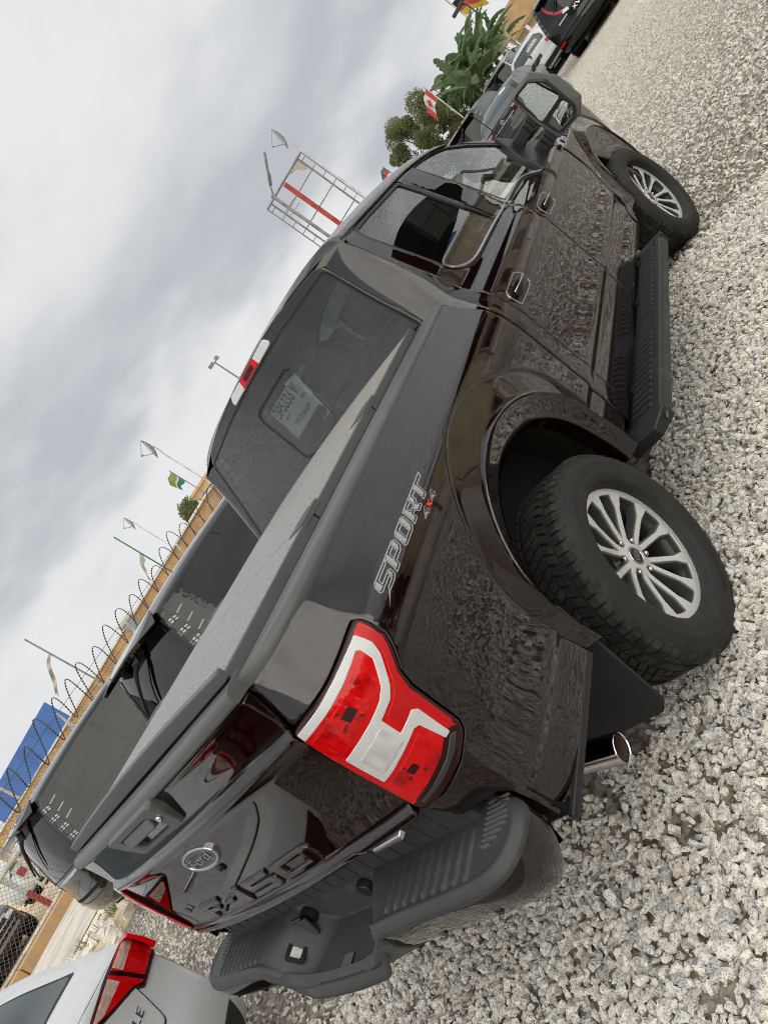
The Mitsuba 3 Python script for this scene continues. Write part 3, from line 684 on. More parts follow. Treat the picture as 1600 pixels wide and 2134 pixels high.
# sport decal, drawn as outlined letters lying on the bed side
def decal():
    # letters in a unit box: u along the text (0 at the left end), v up
    S = [(0.00, -.28), (.50, .23), (.86, .23), (.86, .36), (.16, .36), (.02, .50), (.02, .86), (.16, 1), (1.30, 1), (1.16, .78), (.40, .78), (.40, .60), (1.0, .60), (1.14, .46), (1.14, .14), (1.0, 0), (.42, 0)]
    Pl = [(1.24, 0), (1.24, 1), (2.1, 1), (2.26, .86), (2.26, .40), (2.1, .26), (1.62, .26), (1.62, 0)]
    O = [(2.36, .14), (2.36, .86), (2.52, 1), (3.26, 1), (3.42, .86), (3.42, .14), (3.26, 0), (2.52, 0)]
    R = [(3.52, 0), (3.52, 1), (4.4, 1), (4.56, .86), (4.56, .48), (4.42, .36), (4.62, 0), (4.22, 0), (4.04, .30), (3.90, .30), (3.90, 0)]
    Tt = [(4.42, 1), (5.85, 1), (5.72, .74), (5.22, .74), (5.22, 0), (4.84, 0), (4.84, .74), (4.54, .74)]
    holes = {1: [(1.60, .52), (1.60, .76), (1.92, .76), (1.92, .52)], 2: [(2.74, .26), (2.74, .74), (3.04, .74), (3.04, .26)], 3: [(3.88, .56), (3.88, .76), (4.2, .76), (4.2, .56)]}
    L = [Polygon(p) for p in (S, Pl, O, R, Tt)]
    outer = [p for p in L]; inner = []
    for i, p in enumerate(L):
        if i in holes: L[i] = p.difference(Polygon(holes[i]))
    def put(p, sx=.0780, sz=.0400, x0=-.862, z0=1.2150, sh=.35):
        q = affinity.skew(p, math.degrees(math.atan(sh)), 0, origin=(0, 0))
        q = affinity.scale(q, sx, sz, origin=(0, 0)); q = affinity.translate(q, x0, z0)
        return q
    return [put(p) for p in L], put
Ls, put = decal()
fx = lambda p: affinity.translate(affinity.scale(p, -1, 1, origin=(0, 0)), .66, 0)
for p in Ls:
    k = tp('side_lettering', panel(fx(p), bed_side, bed_out, .01, 0, .0006, lift=.0011), 'decal_silver', 50)
    add(f'{k}__black_inset', panel(fx(p.buffer(-.0028)), bed_side, bed_out, .01, 0, .0004, lift=.0015), 'decal_black', 50)
    q = p.buffer(-.0052)
    for q in getattr(q, 'geoms', [q]):
        if q.area < 2e-6: continue
        add(f'{k}__silver_face', panel(fx(affinity.translate(q, -.001, .0012)), bed_side, bed_out, .01, 0, .0004, lift=.0019), 'decal_silver', 50)
f4 = Polygon([(0, .28), (.62, 1), (.95, 1), (.95, .38), (1.08, .38), (1.08, .2), (.95, .2), (.95, 0), (.68, 0), (.68, .2), (0, .2)]).difference(Polygon([(.35, .38), (.68, .72), (.68, .38)]))
x4 = unary_union([LineString([(1.25, .15), (1.75, .75)]).buffer(.11), LineString([(1.25, .75), (1.75, .15)]).buffer(.11)])
f42 = affinity.translate(f4, 1.9, 0)
for p, c in ((f4, 'decal_silver'), (x4, 'decal_red'), (f42, 'decal_silver')):
    q = put(p, .0385, .0185, -.555, 1.1905)
    k = tp('side_lettering', panel(fx(q), bed_side, bed_out, .01, 0, .0006, lift=.0011), c, 50)
    if c != 'decal_red': add(f'{k}__black_inset', panel(fx(q.buffer(-.0016)), bed_side, bed_out, .01, 0, .0004, lift=.0015), 'decal_black', 50)

# ---- rear of the cab, roof ----
YG = sinterp([1.36, 1.44, 1.60, 1.75, 1.86, 1.93], [.812, .795, .742, .698, .665, .60])
glass = rpoly(Polygon([(-.786, 1.375), (-.775, 1.44), (-.722, 1.60), (-.680, 1.75), (-.652, 1.842), (-.3, 1.873), (0, 1.880), (.3, 1.873), (.652, 1.842), (.680, 1.75), (.722, 1.60), (.775, 1.44), (.786, 1.375)]), .02)
RZ = lambda y: 1.848 + .090 * np.clip(1 - (np.abs(y) / .80) ** 2.6, 0, 1)
frame_p = Polygon([(-y, z) for y, z in [(YG(z), z) for z in np.linspace(1.36, 1.86, 9)]] + [(y, float(RZ(y)) - .004) for y in np.linspace(-.62, .62, 25)] + [(float(YG(z)), z) for z in np.linspace(1.86, 1.36, 9)])
tp('cab_back', panel(frame_p.difference(glass.buffer(.006)), cab_back, GO, .03, .003, .02), 'car_paint', 45)
def corner():
    zs = np.r_[np.linspace(.95, 1.36, 8), np.linspace(1.40, 1.846, 20)]
    rows = []
    for z in zs:
        yg = float(YG(max(z, 1.36)))
        P0 = cab_back(np.array([[-yg - .003, max(z, .95)]]))[0]; P2 = np.array([.782, -float(PROF(z)), z])
        if z < 1.36: P0[1] = -.80
        P1 = np.array([P0[0] + .012, P2[1] * .995, z])
        t = np.linspace(0, 1, 16)[:, None]
        rows.append((1 - t) ** 2 * P0 + 2 * t * (1 - t) * P1 + t ** 2 * P2)
    V = np.array(rows); skirt = V[:, -1:].copy(); skirt[:, :, 1] += .02
    V = np.concatenate([V, skirt], 1)
    m = grid(V)
    return m
tboth('cab_corner', corner(), 'car_paint', 40)
tboth('cab_corner_lower', grid(np.array([[(.668, -float(PROF(z)) + .004, z), (.674, -float(PROF(z)) - .0, z), (.73, -float(PROF(z)), z), (.782, -float(PROF(z)), z), (.784, -float(PROF(z)) + .02, z)] for z in np.linspace(.53, 1.28, 26)])), 'car_paint', 40)
ZC = sinterp([.70, .80, 1.0, 1.4, 1.8, 2.1, 2.35], [1.936, 1.950, 1.962, 1.968, 1.958, 1.935, 1.900])
def roof():
    st = [.74, .79, .86, 1.0, 1.2, 1.4, 1.6, 1.8, 2.0, 2.15, 2.28]
    t = np.linspace(0, 1, 22)[:, None]; rows = []
    for i, x in enumerate(st):
        ze = RE(x); ye = -float(PROF(ze)) + .035 * np.clip((x - 2.0), 0, 3) ** 2
        zc = float(ZC(x))
        p0, p1, p2, p3 = np.array([ye, ze + .003]), np.array([ye + .022, ze + .075]), np.array([ye * .70, zc - .004]), np.array([0, zc])
        c = (1 - t) ** 3 * p0 + 3 * t * (1 - t) ** 2 * p1 + 3 * t ** 2 * (1 - t) * p2 + t ** 3 * p3
        full = np.vstack([c, c[-2::-1] * [-1, 1]])
        X = np.full(len(full), x)
        if i < 2:
            y = np.abs(full[:, 0]); xb = cab_back(np.c_[full[:, 0], full[:, 1]])[:, 0]
            xb = np.where(y > .64, xb + (.782 - xb) * np.clip((y - .64) / .16, 0, 1) ** 2.5, xb)
            if i == 0: X = xb + .004
            else: X = xb + .05
            if i == 0: full = full.copy(); full[:, 1] = np.minimum(full[:, 1], RZ(full[:, 0]))
        rows.append(np.c_[X, full])
    return grid(np.array(rows))
tp('roof', roof(), 'car_paint', 50)
tboth('roof_gutter', tube([(x, -float(PROF(RE(x))) - .003 + .035 * max(0, x - 2.0) ** 2, RE(x) + .006) for x in np.linspace(.80, 2.28, 24)], .0055, 8), 'gloss_black')
# windscreen, pillars, bonnet, dash
def sheet(x0, z0, x1, z1, y0, y1, bow, n=14, m=10):
    V = []
    for k in np.linspace(0, 1, m):
        yw = y0 + (y1 - y0) * k; ys = np.linspace(-yw, yw, n)
        V.append(np.c_[x0 + (x1 - x0) * k + bow * (1 - (ys / yw) ** 2), ys, np.full(n, z0 + (z1 - z0) * k) + .02 * (1 - (ys / yw) ** 2)])
    return grid(np.array(V))
tp('windscreen', sheet(2.30, 1.885, 3.02, 1.29, .62, .76, .10), 'window_glass', True)
tboth('a_pillar', tube(spl([(2.25, -.735, 1.765), (2.5, -.765, 1.650), (2.75, -.80, 1.49), (3.02, -.83, 1.285)], 14), .036, 10), 'car_paint')
tp('roof_front_edge', tube([(2.28 + .02 * (1 - (y / .7) ** 2), y, 1.905 - .13 * (abs(y) / .72) ** 3) for y in np.linspace(-.72, .72, 15)], .022, 8), 'car_paint')
def bonnet():
    rows = []
    for x in (3.0, 3.1, 3.4, 3.8, 4.2, 4.45, 4.55, 4.6):
        ys = np.linspace(-.84, .84, 21)
        z = 1.285 + .045 * (1 - (np.abs(ys) / .84) ** 3) - .03 * (x - 3.0) - .10 * np.clip((x - 4.35) / .25, 0, 1) ** 2 + .012 * (np.abs(ys) < .45)
        rows.append(np.c_[np.full(21, x), ys * (1 - .12 * np.clip((x - 4) / .6, 0, 1)), z])
    return grid(np.array(rows))
tp('bonnet', bonnet(), 'car_paint', 40)
tp('front_grille', rbox(4.50, 4.62, -.72, .72, .66, 1.16, .03, 2), 'black_trim', 40)
tp('front_bumper', rbox(4.45, 4.70, -.90, .90, .50, .74, .06, 2), 'car_paint', 40)
tp('antenna', tube([(3.28, -.76, 1.27), (3.16, -.765, 2.02)], [.004, .002], 6), 'black_trim')
tp('underbody', cat([box(-1.0, 4.4, -.62, .62, .52, .62), box(.70, 3.0, -.88, .88, .50, .56), box(-.9, .6, -.75, .75, .62, .9)]), 'under_black')
# rear glass: fixed sides and slider
sl = rpoly(Polygon([(-.184, 1.47), (.108, 1.47), (.160, 1.772), (-.184, 1.772)]), .035)
tp('rear_window', panel(glass.difference(sl.buffer(.003)), cab_back, GO, .05, 0, 0, lift=.002), 'privacy_glass', True)
tp('rear_window__slider_pane', panel(sl.buffer(.0035), cab_back, GO, .05, 0, 0, lift=.0015), 'slider_glass', True)
gl = glass.buffer(.0045).difference(glass.buffer(-.0035))
tp('rear_window__seal', panel(gl, cab_back, GO, .02, .001, .012, lift=.003), 'dark_rubber', 45)
sl = rpoly(Polygon([(-.184, 1.47), (.108, 1.47), (.160, 1.772), (-.184, 1.772)]), .035)
arc = sl.buffer(.011).difference(sl)
tp('rear_window__slider_seal', panel(arc.difference(box2(-.3, 1.60, .06, 1.76)).difference(box2(-.3, 1.3, .06, 1.60)), cab_back, GO, .012, .001, .003, lift=.0048), 'gloss_black', 45)
tp('rear_window__slider_edge', panel(sl.buffer(.006).difference(sl).intersection(box2(-.3, 1.3, .3, 1.60)), cab_back, GO, .012, 0, .002, lift=.0044), 'grey_metallic', 45)
tp('rear_window__latch', rhull([cab_back(np.array([[y, z]]))[0] + [.02, 0, 0] for y in (-.20, -.225) for z in (1.51, 1.56)], .008, 1), 'grey_metallic', 40)
pap = Polygon([(-.162, 1.570), (.078, 1.560), (.092, 1.735), (-.150, 1.735)])
kp_ = tp('dealer_plate', panel(pap, cab_back, GO, .05, 0, .001, lift=-.006), 'paper', False)
def ptext(s, h, w, y, z, bold=True):
    t = text_poly(s, h, bold); b = t.bounds
    t = affinity.scale(t, w / (b[2] - b[0]), 1, origin=(0, 0)); b = t.bounds
    t = affinity.translate(t, -b[0], -b[1])
    return affinity.translate(affinity.scale(t, -1, 1, origin=(0, 0)), y, z)
for s, h, w, y, z in (('DP5336 V', .052, .205, .074, 1.672), ('GH', .016, .03, -.116, 1.642), ('*DP1710186659*', .022, .15, .02, 1.592), ('DRIVE SAFE', .009, .05, .05, 1.648)):
    add(f'{kp_}__print', panel(ptext(s, h, w, y, z), cab_back, GO, .02, 0, .0006, lift=-.0046), 'paper_ink', False)
# third brake lamp
bl3 = rpoly(Polygon([(-.212, 1.8885), (.212, 1.8885), (.215, 1.905), (.195, 1.930), (-.195, 1.930), (-.215, 1.905)]), .010)
k3 = tp('brake_lamp', panel(bl3, cab_back, GO, .02, .004, .02, lift=.010), 'clear_lens_ribbed', 45)
add(f'{k3}__red_lens', panel(rpoly(Polygon([(-.088, 1.889), (.088, 1.889), (.080, 1.929), (-.080, 1.929)]), .004), cab_back, GO, .02, .003, .004, lift=.0125), 'red_lens', 45)
add(f'{k3}__core', panel(rpoly(Polygon([(-.050, 1.897), (.050, 1.897), (.050, 1.921), (-.050, 1.921)]), .005), cab_back, GO, .02, .001, .002, lift=.0140), 'dark_red_lens', 45)
# interior
def seat(x, y, w, wrap):
    k = tp('seat', rhull([(x + .05, y - w / 2, .85), (x + .05, y + w / 2, .85), (x + .55, y - w / 2, .86), (x + .55, y + w / 2, .86), (x + .05, y - w / 2, .95), (x + .05, y + w / 2, .95), (x + .52, y - w / 2, .98), (x + .52, y + w / 2, .98)], .03), 'seat_cloth', 40)
    add(f'{k}__backrest', rhull([(x, y - w / 2, .95), (x, y + w / 2, .95), (x + .12, y - w / 2, .95), (x + .12, y + w / 2, .95), (x - .10, y - w / 2 + .04, 1.46), (x - .10, y + w / 2 - .04, 1.46), (x, y - w / 2 + .04, 1.46), (x, y + w / 2 - .04, 1.46)], .035), 'seat_cloth', 40)
    for dy in ((0,) if w < .6 else (-w * .30, w * .30)):
        hr = rhull([(x - .125, y + dy - .10, 1.53), (x - .125, y + dy + .10, 1.53), (x - .05, y + dy - .09, 1.53), (x - .05, y + dy + .09, 1.53), (x - .135, y + dy - .085, 1.68), (x - .135, y + dy + .085, 1.68), (x - .07, y + dy - .08, 1.68), (x - .07, y + dy + .08, 1.68)], .03)
        add(f'{k}__headrest', hr, 'seat_cloth', 40)
        if wrap and dy >= 0: add(f'{k}__headrest_wrap', hull(hr.vertices * 1.0 + (hr.vertices - hr.centroid) * .06), 'plastic_film', 40)
seat(2.0, -.40, .50, True); seat(2.0, .40, .50, True); seat(.98, -.38, .66, False); seat(.98, .38, .66, False)
tp('dashboard', cat([rbox(2.62, 3.0, -.74, .74, .95, 1.26, .05, 1), rbox(2.5, 2.66, -.2, .2, .9, 1.15, .03, 1)]), 'interior_grey', 40)
tp('steering_wheel', mv(trimesh.creation.torus(.18, .016, major_sections=32, minor_sections=10), trans(2.52, .38, 1.20) @ rot(-65, (0, 1, 0))), 'seat_cloth', 40)
tp('headlining', grid(np.array([[(x, y, 1.885 - .08 * (abs(y) / .7) ** 3 - .06 * max(0, x - 1.9)) for y in np.linspace(-.72, .72, 13)] for x in np.linspace(.86, 2.25, 9)])), 'headliner', True)
tp('cabin_floor', cat([box(.70, 2.9, -.84, .84, .62, .70), box(.70, .74, -.78, .78, .7, 1.30)]), 'seat_cloth')
tboth('door_lining', cat([rbox(.86, 1.76, -.88, -.84, .7, 1.30, .02, 1), rbox(1.86, 2.8, -.88, -.83, .7, 1.27, .02, 1)]), 'interior_grey')
# mirror
sail = Polygon([(2.40, 1.222), (2.50, 1.318), (2.585, 1.420), (2.690, 1.535), (2.965, 1.272), (2.955, 1.222)])
tboth('mirror_sail', panel(rpoly(sail, .008), cab_side, SIDE_OUT, .03, .006, .03, lift=.014), 'black_trim', 40)
def mirror():
    k = tp('wing_mirror', rhull([(2.76, -1.125, 1.583), (2.78, -1.245, 1.568), (2.78, -1.310, 1.44), (2.76, -1.312, 1.275), (2.75, -1.25, 1.225), (2.74, -1.10, 1.240), (2.735, -1.09, 1.38), (2.74, -1.10, 1.570),
                         (2.90, -1.16, 1.54), (2.92, -1.25, 1.49), (2.92, -1.28, 1.36), (2.88, -1.22, 1.28), (2.88, -1.13, 1.30)], .012, 2), 'grey_plastic', 40)
    M = lambda uv: np.c_[np.full(len(uv), 2.742) + .06 * (np.asarray(uv)[:, 0] + 1.2), np.asarray(uv)[:, 0], np.asarray(uv)[:, 1]]
    a = rpoly(Polygon([(-1.118, 1.562), (-1.215, 1.552), (-1.268, 1.480), (-1.265, 1.368), (-1.112, 1.366)]), .014)
    b = rpoly(Polygon([(-1.118, 1.338), (-1.262, 1.342), (-1.262, 1.278), (-1.235, 1.245), (-1.124, 1.255)]), .016)
    rimp = rpoly(unary_union([a, b]).convex_hull.buffer(.012), .01)
    add(f'{k}__surround', panel(rimp.difference(a).difference(b), M, GO, .02, .004, .03, lift=.030), 'black_trim', 40)
    tilt = lambda uv: M(uv) + np.c_[.05 * (np.asarray(uv)[:, 0] + 1.19), 0 * np.asarray(uv)[:, 0], 0 * np.asarray(uv)[:, 0]] + np.c_[.13 * (np.asarray(uv)[:, 1] - 1.46), 0 * np.asarray(uv)[:, 0], 0 * np.asarray(uv)[:, 0]]
    add(f'{k}__glass', panel(a.buffer(.004), tilt, GO, .05, 0, 0, lift=.026), 'mirror_glass', False)
    cx, cz = -1.195, 1.29
    vex = lambda uv: M(uv) - np.c_[.004 - .5 * ((np.asarray(uv)[:, 0] - cx) ** 2 + (np.asarray(uv)[:, 1] - cz) ** 2), 0 * np.asarray(uv)[:, 0], 0 * np.asarray(uv)[:, 0]]
    add(f'{k}__wide_glass', panel(b.buffer(.004), vex, GO, .015, 0, 0, lift=.012), 'mirror_glass', True)
    add(f'{k}__marker_lamp', rhull([(2.82, -1.318, 1.40), (2.82, -1.318, 1.335), (2.90, -1.292, 1.40), (2.90, -1.292, 1.335)], .008), 'clear_lens', 40)
    for z0, z1 in ((1.372, 1.43), (1.235, 1.300)):
        add(f'{k}__arm', rhull([(2.74, -.925, z0), (2.74, -.925, z1), (2.80, -.925, z0), (2.80, -.925, z1), (2.76, -1.12, z0 + .02), (2.76, -1.12, z1 + .02), (2.82, -1.12, z0 + .02), (2.82, -1.12, z1 + .02)], .010), 'black_trim', 40)
        add(f'{k}__arm_sleeve', rhull([(2.732, -1.03, z0 + .004), (2.732, -1.03, z1 + .006), (2.812, -1.03, z0 + .004), (2.812, -1.03, z1 + .006), (2.732, -1.045, z0 + .004), (2.732, -1.045, z1 + .008), (2.812, -1.045, z0 + .004), (2.812, -1.045, z1 + .008)], .010), 'black_trim', 40)
mirror()
tp('left_wing_mirror', rhull([(2.76, 1.13, 1.59), (2.78, 1.33, 1.55), (2.75, 1.33, 1.27), (2.74, 1.10, 1.24), (2.93, 1.2, 1.5), (2.92, 1.2, 1.3), (2.78, .94, 1.40), (2.78, .94, 1.30)], .015), 'step_plastic', 40)
# ---- running board, bumper, wheels, exhaust ----
def run_board(s):
    f = (lambda m: m) if s < 0 else mir
    sec = rpoly(Polygon([(-1.128, .440), (-1.130, .478), (-1.120, .498), (-1.085, .497), (-1.080, .488), (-.955, .484), (-.885, .462), (-.885, .425), (-1.10, .415)]), .006, 3)
    def sw(x0, x1, p):
        m = trimesh.creation.extrude_polygon(p, x1 - x0, engine='earcut')
        m.apply_transform(frame((x0, 0, 0), (0, 1, 0), (0, 0, 1))); return m
    f0 = f; f = lambda m: f0(m.apply_translation((0, .018, 0)))
    k = tp('running_board', f(sw(.60, 2.395, sec)), 'board_plastic', 35)
    add(f'{k}__end_cap', f(rhull([(.60, y, z) for y, z in ((-1.128, .44), (-1.13, .492), (-.95, .492), (-.935, .43))] + [(.50, y, z) for y, z in ((-1.085, .45), (-1.085, .485), (-.96, .485), (-.95, .44))], .008, 2)), 'board_plastic', 40)
    add(f'{k}__end_cap', f(rhull([(2.39, y, z) for y, z in ((-1.130, .438), (-1.132, .496), (-.955, .494), (-.935, .43))] + [(2.45, y, z) for y, z in ((-1.115, .445), (-1.115, .49), (-.965, .488), (-.95, .44))], .006, 2)), 'board_plastic', 40)
    for x in list(np.linspace(.68, 1.30, 13)) + list(np.linspace(1.55, 2.36, 17)):
        add(f'{k}__tread_rib', f(rhull([(x, -1.072, .486), (x + .024, -1.072, .486), (x + .003, -1.066, .4955), (x + .021, -1.066, .4955), (x + .003, -.972, .4945), (x + .021, -.972, .4945), (x, -.962, .485), (x + .024, -.962, .485)], .0015, 0)), 'board_plastic', False)
    for x in (.9, 1.75, 2.25): add(f'{k}__bracket', f(box(x, x + .05, -.98, -.80, .43, .50)), 'under_black')
run_board(-1); run_board(1)
tp('board_plate', rbox(.545, .600, -1.1105, -1.106, .463, .475, .001, 1).apply_translation((0, -.004, 0)), 'decal_grey')
# rocker
tboth('rocker', grid(np.array([[(x, -.955 + .0, .53), (x, -.945, .505), (x, -.90, .49)] for x in (.66, 1.5, 2.87)])), 'car_paint', 40)

# bumper pad: a height field over its plan
PADR = [(-1.045, -.845), (-1.080, -.905), (-1.118, -.950), (-1.160, -.962), (-1.215, -.952), (-1.262, -.915), (-1.287, -.850), (-1.296, -.70), (-1.306, -.382), (-1.326, -.25), (-1.338, -.12), (-1.34, 0)]
pad_l = [(x, -y) for x, y in PADR[::-1][1:]]
pad = Polygon(np.vstack([spl(PADR + pad_l, 160), [(-1.09, .80), (-1.085, .40), (-1.085, -.40), (-1.09, -.80)]]))
pad_edge = LineString(spl(PADR + pad_l, 160))
NOTCH = lambda y, x: np.clip((.405 - np.abs(y) - .55 * np.clip(x + 1.30, -.1, .3)) / .19, 0, 1)
def pad_z(uv):
    uv = np.atleast_2d(uv); x, y = uv[:, 0], uv[:, 1]
    d = shapely.distance(shapely.points(x, y), pad_edge)
    ends = np.clip((np.abs(y) - .80) / .02, 0, 1)
    base = .764 - .0 * x
    k = NOTCH(y, x); k = k * k * (3 - 2 * k)
    wall = np.clip((-1.098 - x) / .012, 0, 1)
    z = base - .125 * k * wall
    rim = np.clip((d - .026) / .008, 0, 1)                      # tray behind the rounded shoulder
    tray = np.where(np.abs(y) > .30, .0065, .004) * rim
    sh = .024 * np.clip(1 - d / .024, 0, 1) ** 2                # shoulder rolls down to the painted face
    lip = np.where(k > .3, .010 * np.clip(1 - d / .03, 0, 1), 0)
    return np.c_[x, y, z - tray - sh + lip * 0]
kpad = tp('rear_bumper', panel(pad, pad_z, (0, 0, 1), .009, .002, .008), 'step_plastic', 38)
for s in (-1, 1):
    for y in np.linspace(.44, .79, 9):
        x1 = -1.262 + .0 * y
        z = .7605
        add(f'{kpad}__tread_rib', rhull([(-1.125, s * (y - .006), z - .004), (-1.125, s * (y + .006), z - .004), (x1, s * (y - .009), z - .004), (x1, s * (y + .009), z - .004), (-1.14, s * y - .002, z + .0035), (-1.14, s * y + .002, z + .0035), (x1 + .012, s * y - .003, z + .0035), (x1 + .012, s * y + .003, z + .0035)], .0012, 0), 'step_plastic', False)
    for i in range(9):
        x0 = -1.088 - .0135 * i
        y0, y1 = .835, .925 - .0075 * max(0, i - 4) ** 1.5 - .002 * (8 - i)
        add(f'{kpad}__grip_rib', rhull([(x0, s * y0, .757), (x0 + .006, s * y0, .757), (x0, s * y1, .757), (x0 + .006, s * y1, .757), (x0 + .002, s * y0, .7625), (x0 + .004, s * y0, .7625), (x0 + .002, s * y1, .7625), (x0 + .004, s * y1, .7625)], .0008, 0), 'grey_plastic', False)
tp('gate_sill', cat([rbox(-1.11, -1.05, -.80, .80, .745, .893, .01, 1)] + [rbox(-1.1125, -1.10, y - .002, y + .002, .76, .885, .001, 0) for y in np.linspace(-.76, .76, 20)]), 'step_plastic', 30)
# painted faces and the grey centre below the pad
def face_curve(a, b, n=60):
    c = spl(PADR + pad_l, 400)
    i = [np.argmin(np.abs(c[:, 1] - a) + 0 * c[:, 0]), np.argmin(np.abs(c[:, 1] - b))]
    return c
_bc = spl(PADR + pad_l, 500); _bs = np.r_[0, np.cumsum(np.linalg.norm(np.diff(_bc, axis=0), axis=1))]
_bt = np.gradient(_bc, axis=0); _bt /= np.linalg.norm(_bt, axis=1, keepdims=True); _bn = np.c_[-_bt[:, 1], _bt[:, 0]]
if _bn[250, 0] > 0: _bn = -_bn
def bface(uv):
    uv = np.atleast_2d(uv); s, z = uv[:, 0], uv[:, 1]
    o = sinterp([.545, .57, .60, .63, .665, .70, .735, .75], [-.115, -.080, -.050, -.027, -.010, -.002, -.001, -.004])(z)
    nx, ny = np.interp(s, _bs, _bn[:, 0]), np.interp(s, _bs, _bn[:, 1])
    return np.c_[np.interp(s, _bs, _bc[:, 0]) + nx * o, np.interp(s, _bs, _bc[:, 1]) + ny * o, z]
def s_at(y): return float(_bs[np.argmin(np.abs(_bc[:, 1] - y) + 9 * (np.abs(np.arange(500) - 250) > 235))])
s0, s1, s2, s3 = .012, s_at(-.395), s_at(.395), _bs[-1] - .012
bo = lambda X: np.c_[np.where(np.abs(X[:, 1]) > .9, -.3, -1), np.where(np.abs(X[:, 1]) > .9, np.sign(X[:, 1]), 0), 0 * X[:, 0]]
bout = lambda X: np.c_[-np.ones(len(X)) * .6, X[:, 1], 0 * X[:, 0]]
for (a, b, fl_) in ((s0, s1, 1), (s2, s3, -1)):
    sl_ = .05
    poly = Polygon([(a, .735), (b, .735), (b - (.03 if fl_ > 0 else 0), .70), (b + .0 if fl_ > 0 else b, .600), (b - (0.04 if fl_ > 0 else .14), .572), (a + (.14 if fl_ > 0 else .04), .572), (a + (.02 if fl_ > 0 else 0), .62)])
    tp('bumper_face', panel(poly.buffer(0), bface, bout, .022, .004, .02), 'car_paint', 45)
tp('bumper_centre', cat([panel(Polygon([(s1 + .006, .737), (s1 + .06, .715), (s1 + .16, .655), (s_at(-.14), .632), (s_at(.14), .632), (s2 - .16, .655), (s2 - .06, .715), (s2 - .006, .737), (s2 - .006, .56), (s1 + .006, .56)]), bface, bout, .02, .004, .03, lift=.002)]), 'step_plastic', 45)
tboth('bumper_end_gap', cat([box(-1.06, -1.02, -.93, -.70, .60, .735)]), 'under_black')
for y, z in ((-.56, .655), (-.80, .665), (.56, .655), (.80, .665)):
    ss = s_at(y); c = bface(np.array([[ss, z]]))[0]; n = np.array([np.interp(ss, _bs, _bn[:, 0]), np.interp(ss, _bs, _bn[:, 1]), 0])
    M = frame(c, np.cross(n, [0, 0, 1.0]), (0, 0, 1.0))
    tp('parking_sensor', mv(lathe([(.0001, .004), (.010, .0038), (.0115, .002), (.012, -.004)], 24, 'z'), frame(c, *( (np.cross([0, 0, 1.0], n), np.array([0, 0, 1.0]))))), 'gloss_black', 40)
# notch furniture: plate lamp, trailer socket, plug
def notch_face(y, dx=0.0):
    return pad_z(np.array([[dx, y]]))[0]
for s in (1, -1):
    c = (pad_z(np.array([[-1.222, s * .255]])) + pad_z(np.array([[-1.222, s * .275]])))[0] / 2
    n = np.cross(pad_z(np.array([[-1.20, s * .265]]))[0] - pad_z(np.array([[-1.24, s * .265]]))[0], pad_z(np.array([[-1.22, .28 * s]]))[0] - pad_z(np.array([[-1.22, .25 * s]]))[0])
    n *= np.sign(n[2]); n /= np.linalg.norm(n)
    M = frame(c, (1, 0, 0), np.cross(n, (1, 0, 0)))
    k = tp('plate_lamp', mv(prism(rpoly(Polygon([(-.036, -.034), (.036, -.034), (.036, .034), (-.036, .034)]), .012).difference(rpoly(Polygon([(-.022, -.020), (.022, -.020), (.022, .020), (-.022, .020)]), .004)), .006), M), 'black_trim', 40)
    add(f'{k}__lens', mv(rbox(-.022, .022, -.020, .020, -.004, .003, .002, 1), M), 'clear_lens', 40)
    add(f'{k}__mark', mv(rbox(-.020, .020, -.002, .018, .0032, .0038, .0003, 0), M), 'clear_lens_ribbed', False)
ks = tp('trailer_socket', mv(lathe([(.030, -.02), (.036, -.02), (.038, -.005), (.036, .012), (.028, .016), (.0001, .016)], 32, 'x'), trans(-1.122, .235, .700) @ rot(180, (0, 0, 1))), 'black_trim', 40)
add(f'{ks}__cap', mv(rbox(-.014, .0, -.040, .040, -.036, .036, .006, 2), trans(-1.150, .235, .698) @ rot(14, (0, 1, 0))), 'step_plastic', 40)
add(f'{ks}__hinge', tube([(-1.152, .20, .742), (-1.152, .27, .742)], .007, 8), 'black_trim', 40)
tp('bumper_plug', mv(lathe([(.0001, -.012), (.026, -.012), (.029, -.008), (.030, .01)], 28, 'x'), trans(-1.118, -.165, .712)), 'black_trim', 40)
tp('floor_hatch', rbox(-1.295, -1.245, -.045, .012, .6385, .6425, .0015, 1), 'grey_plastic')
tp('tow_hitch', cat([rbox(-1.22, -.95, -.045, .045, .50, .57, .008, 1), box(-1.10, -1.02, -.45, .45, .50, .56), rbox(-1.20, -1.10, -.20, -.13, .50, .56, .008, 1)]), 'under_black', 40)
# dealer trim badge lying on the gate foot
tp('trim_badge', rhull([(-1.163, -.600, .888), (-1.163, -.735, .888), (-1.163, -.600, .900), (-1.163, -.735, .900), (-1.176, -.605, .888), (-1.176, -.73, .888), (-1.174, -.605, .897), (-1.174, -.73, .897)], .004, 1).apply_translation((-.012, .05, -.008)), 'chrome', 40)

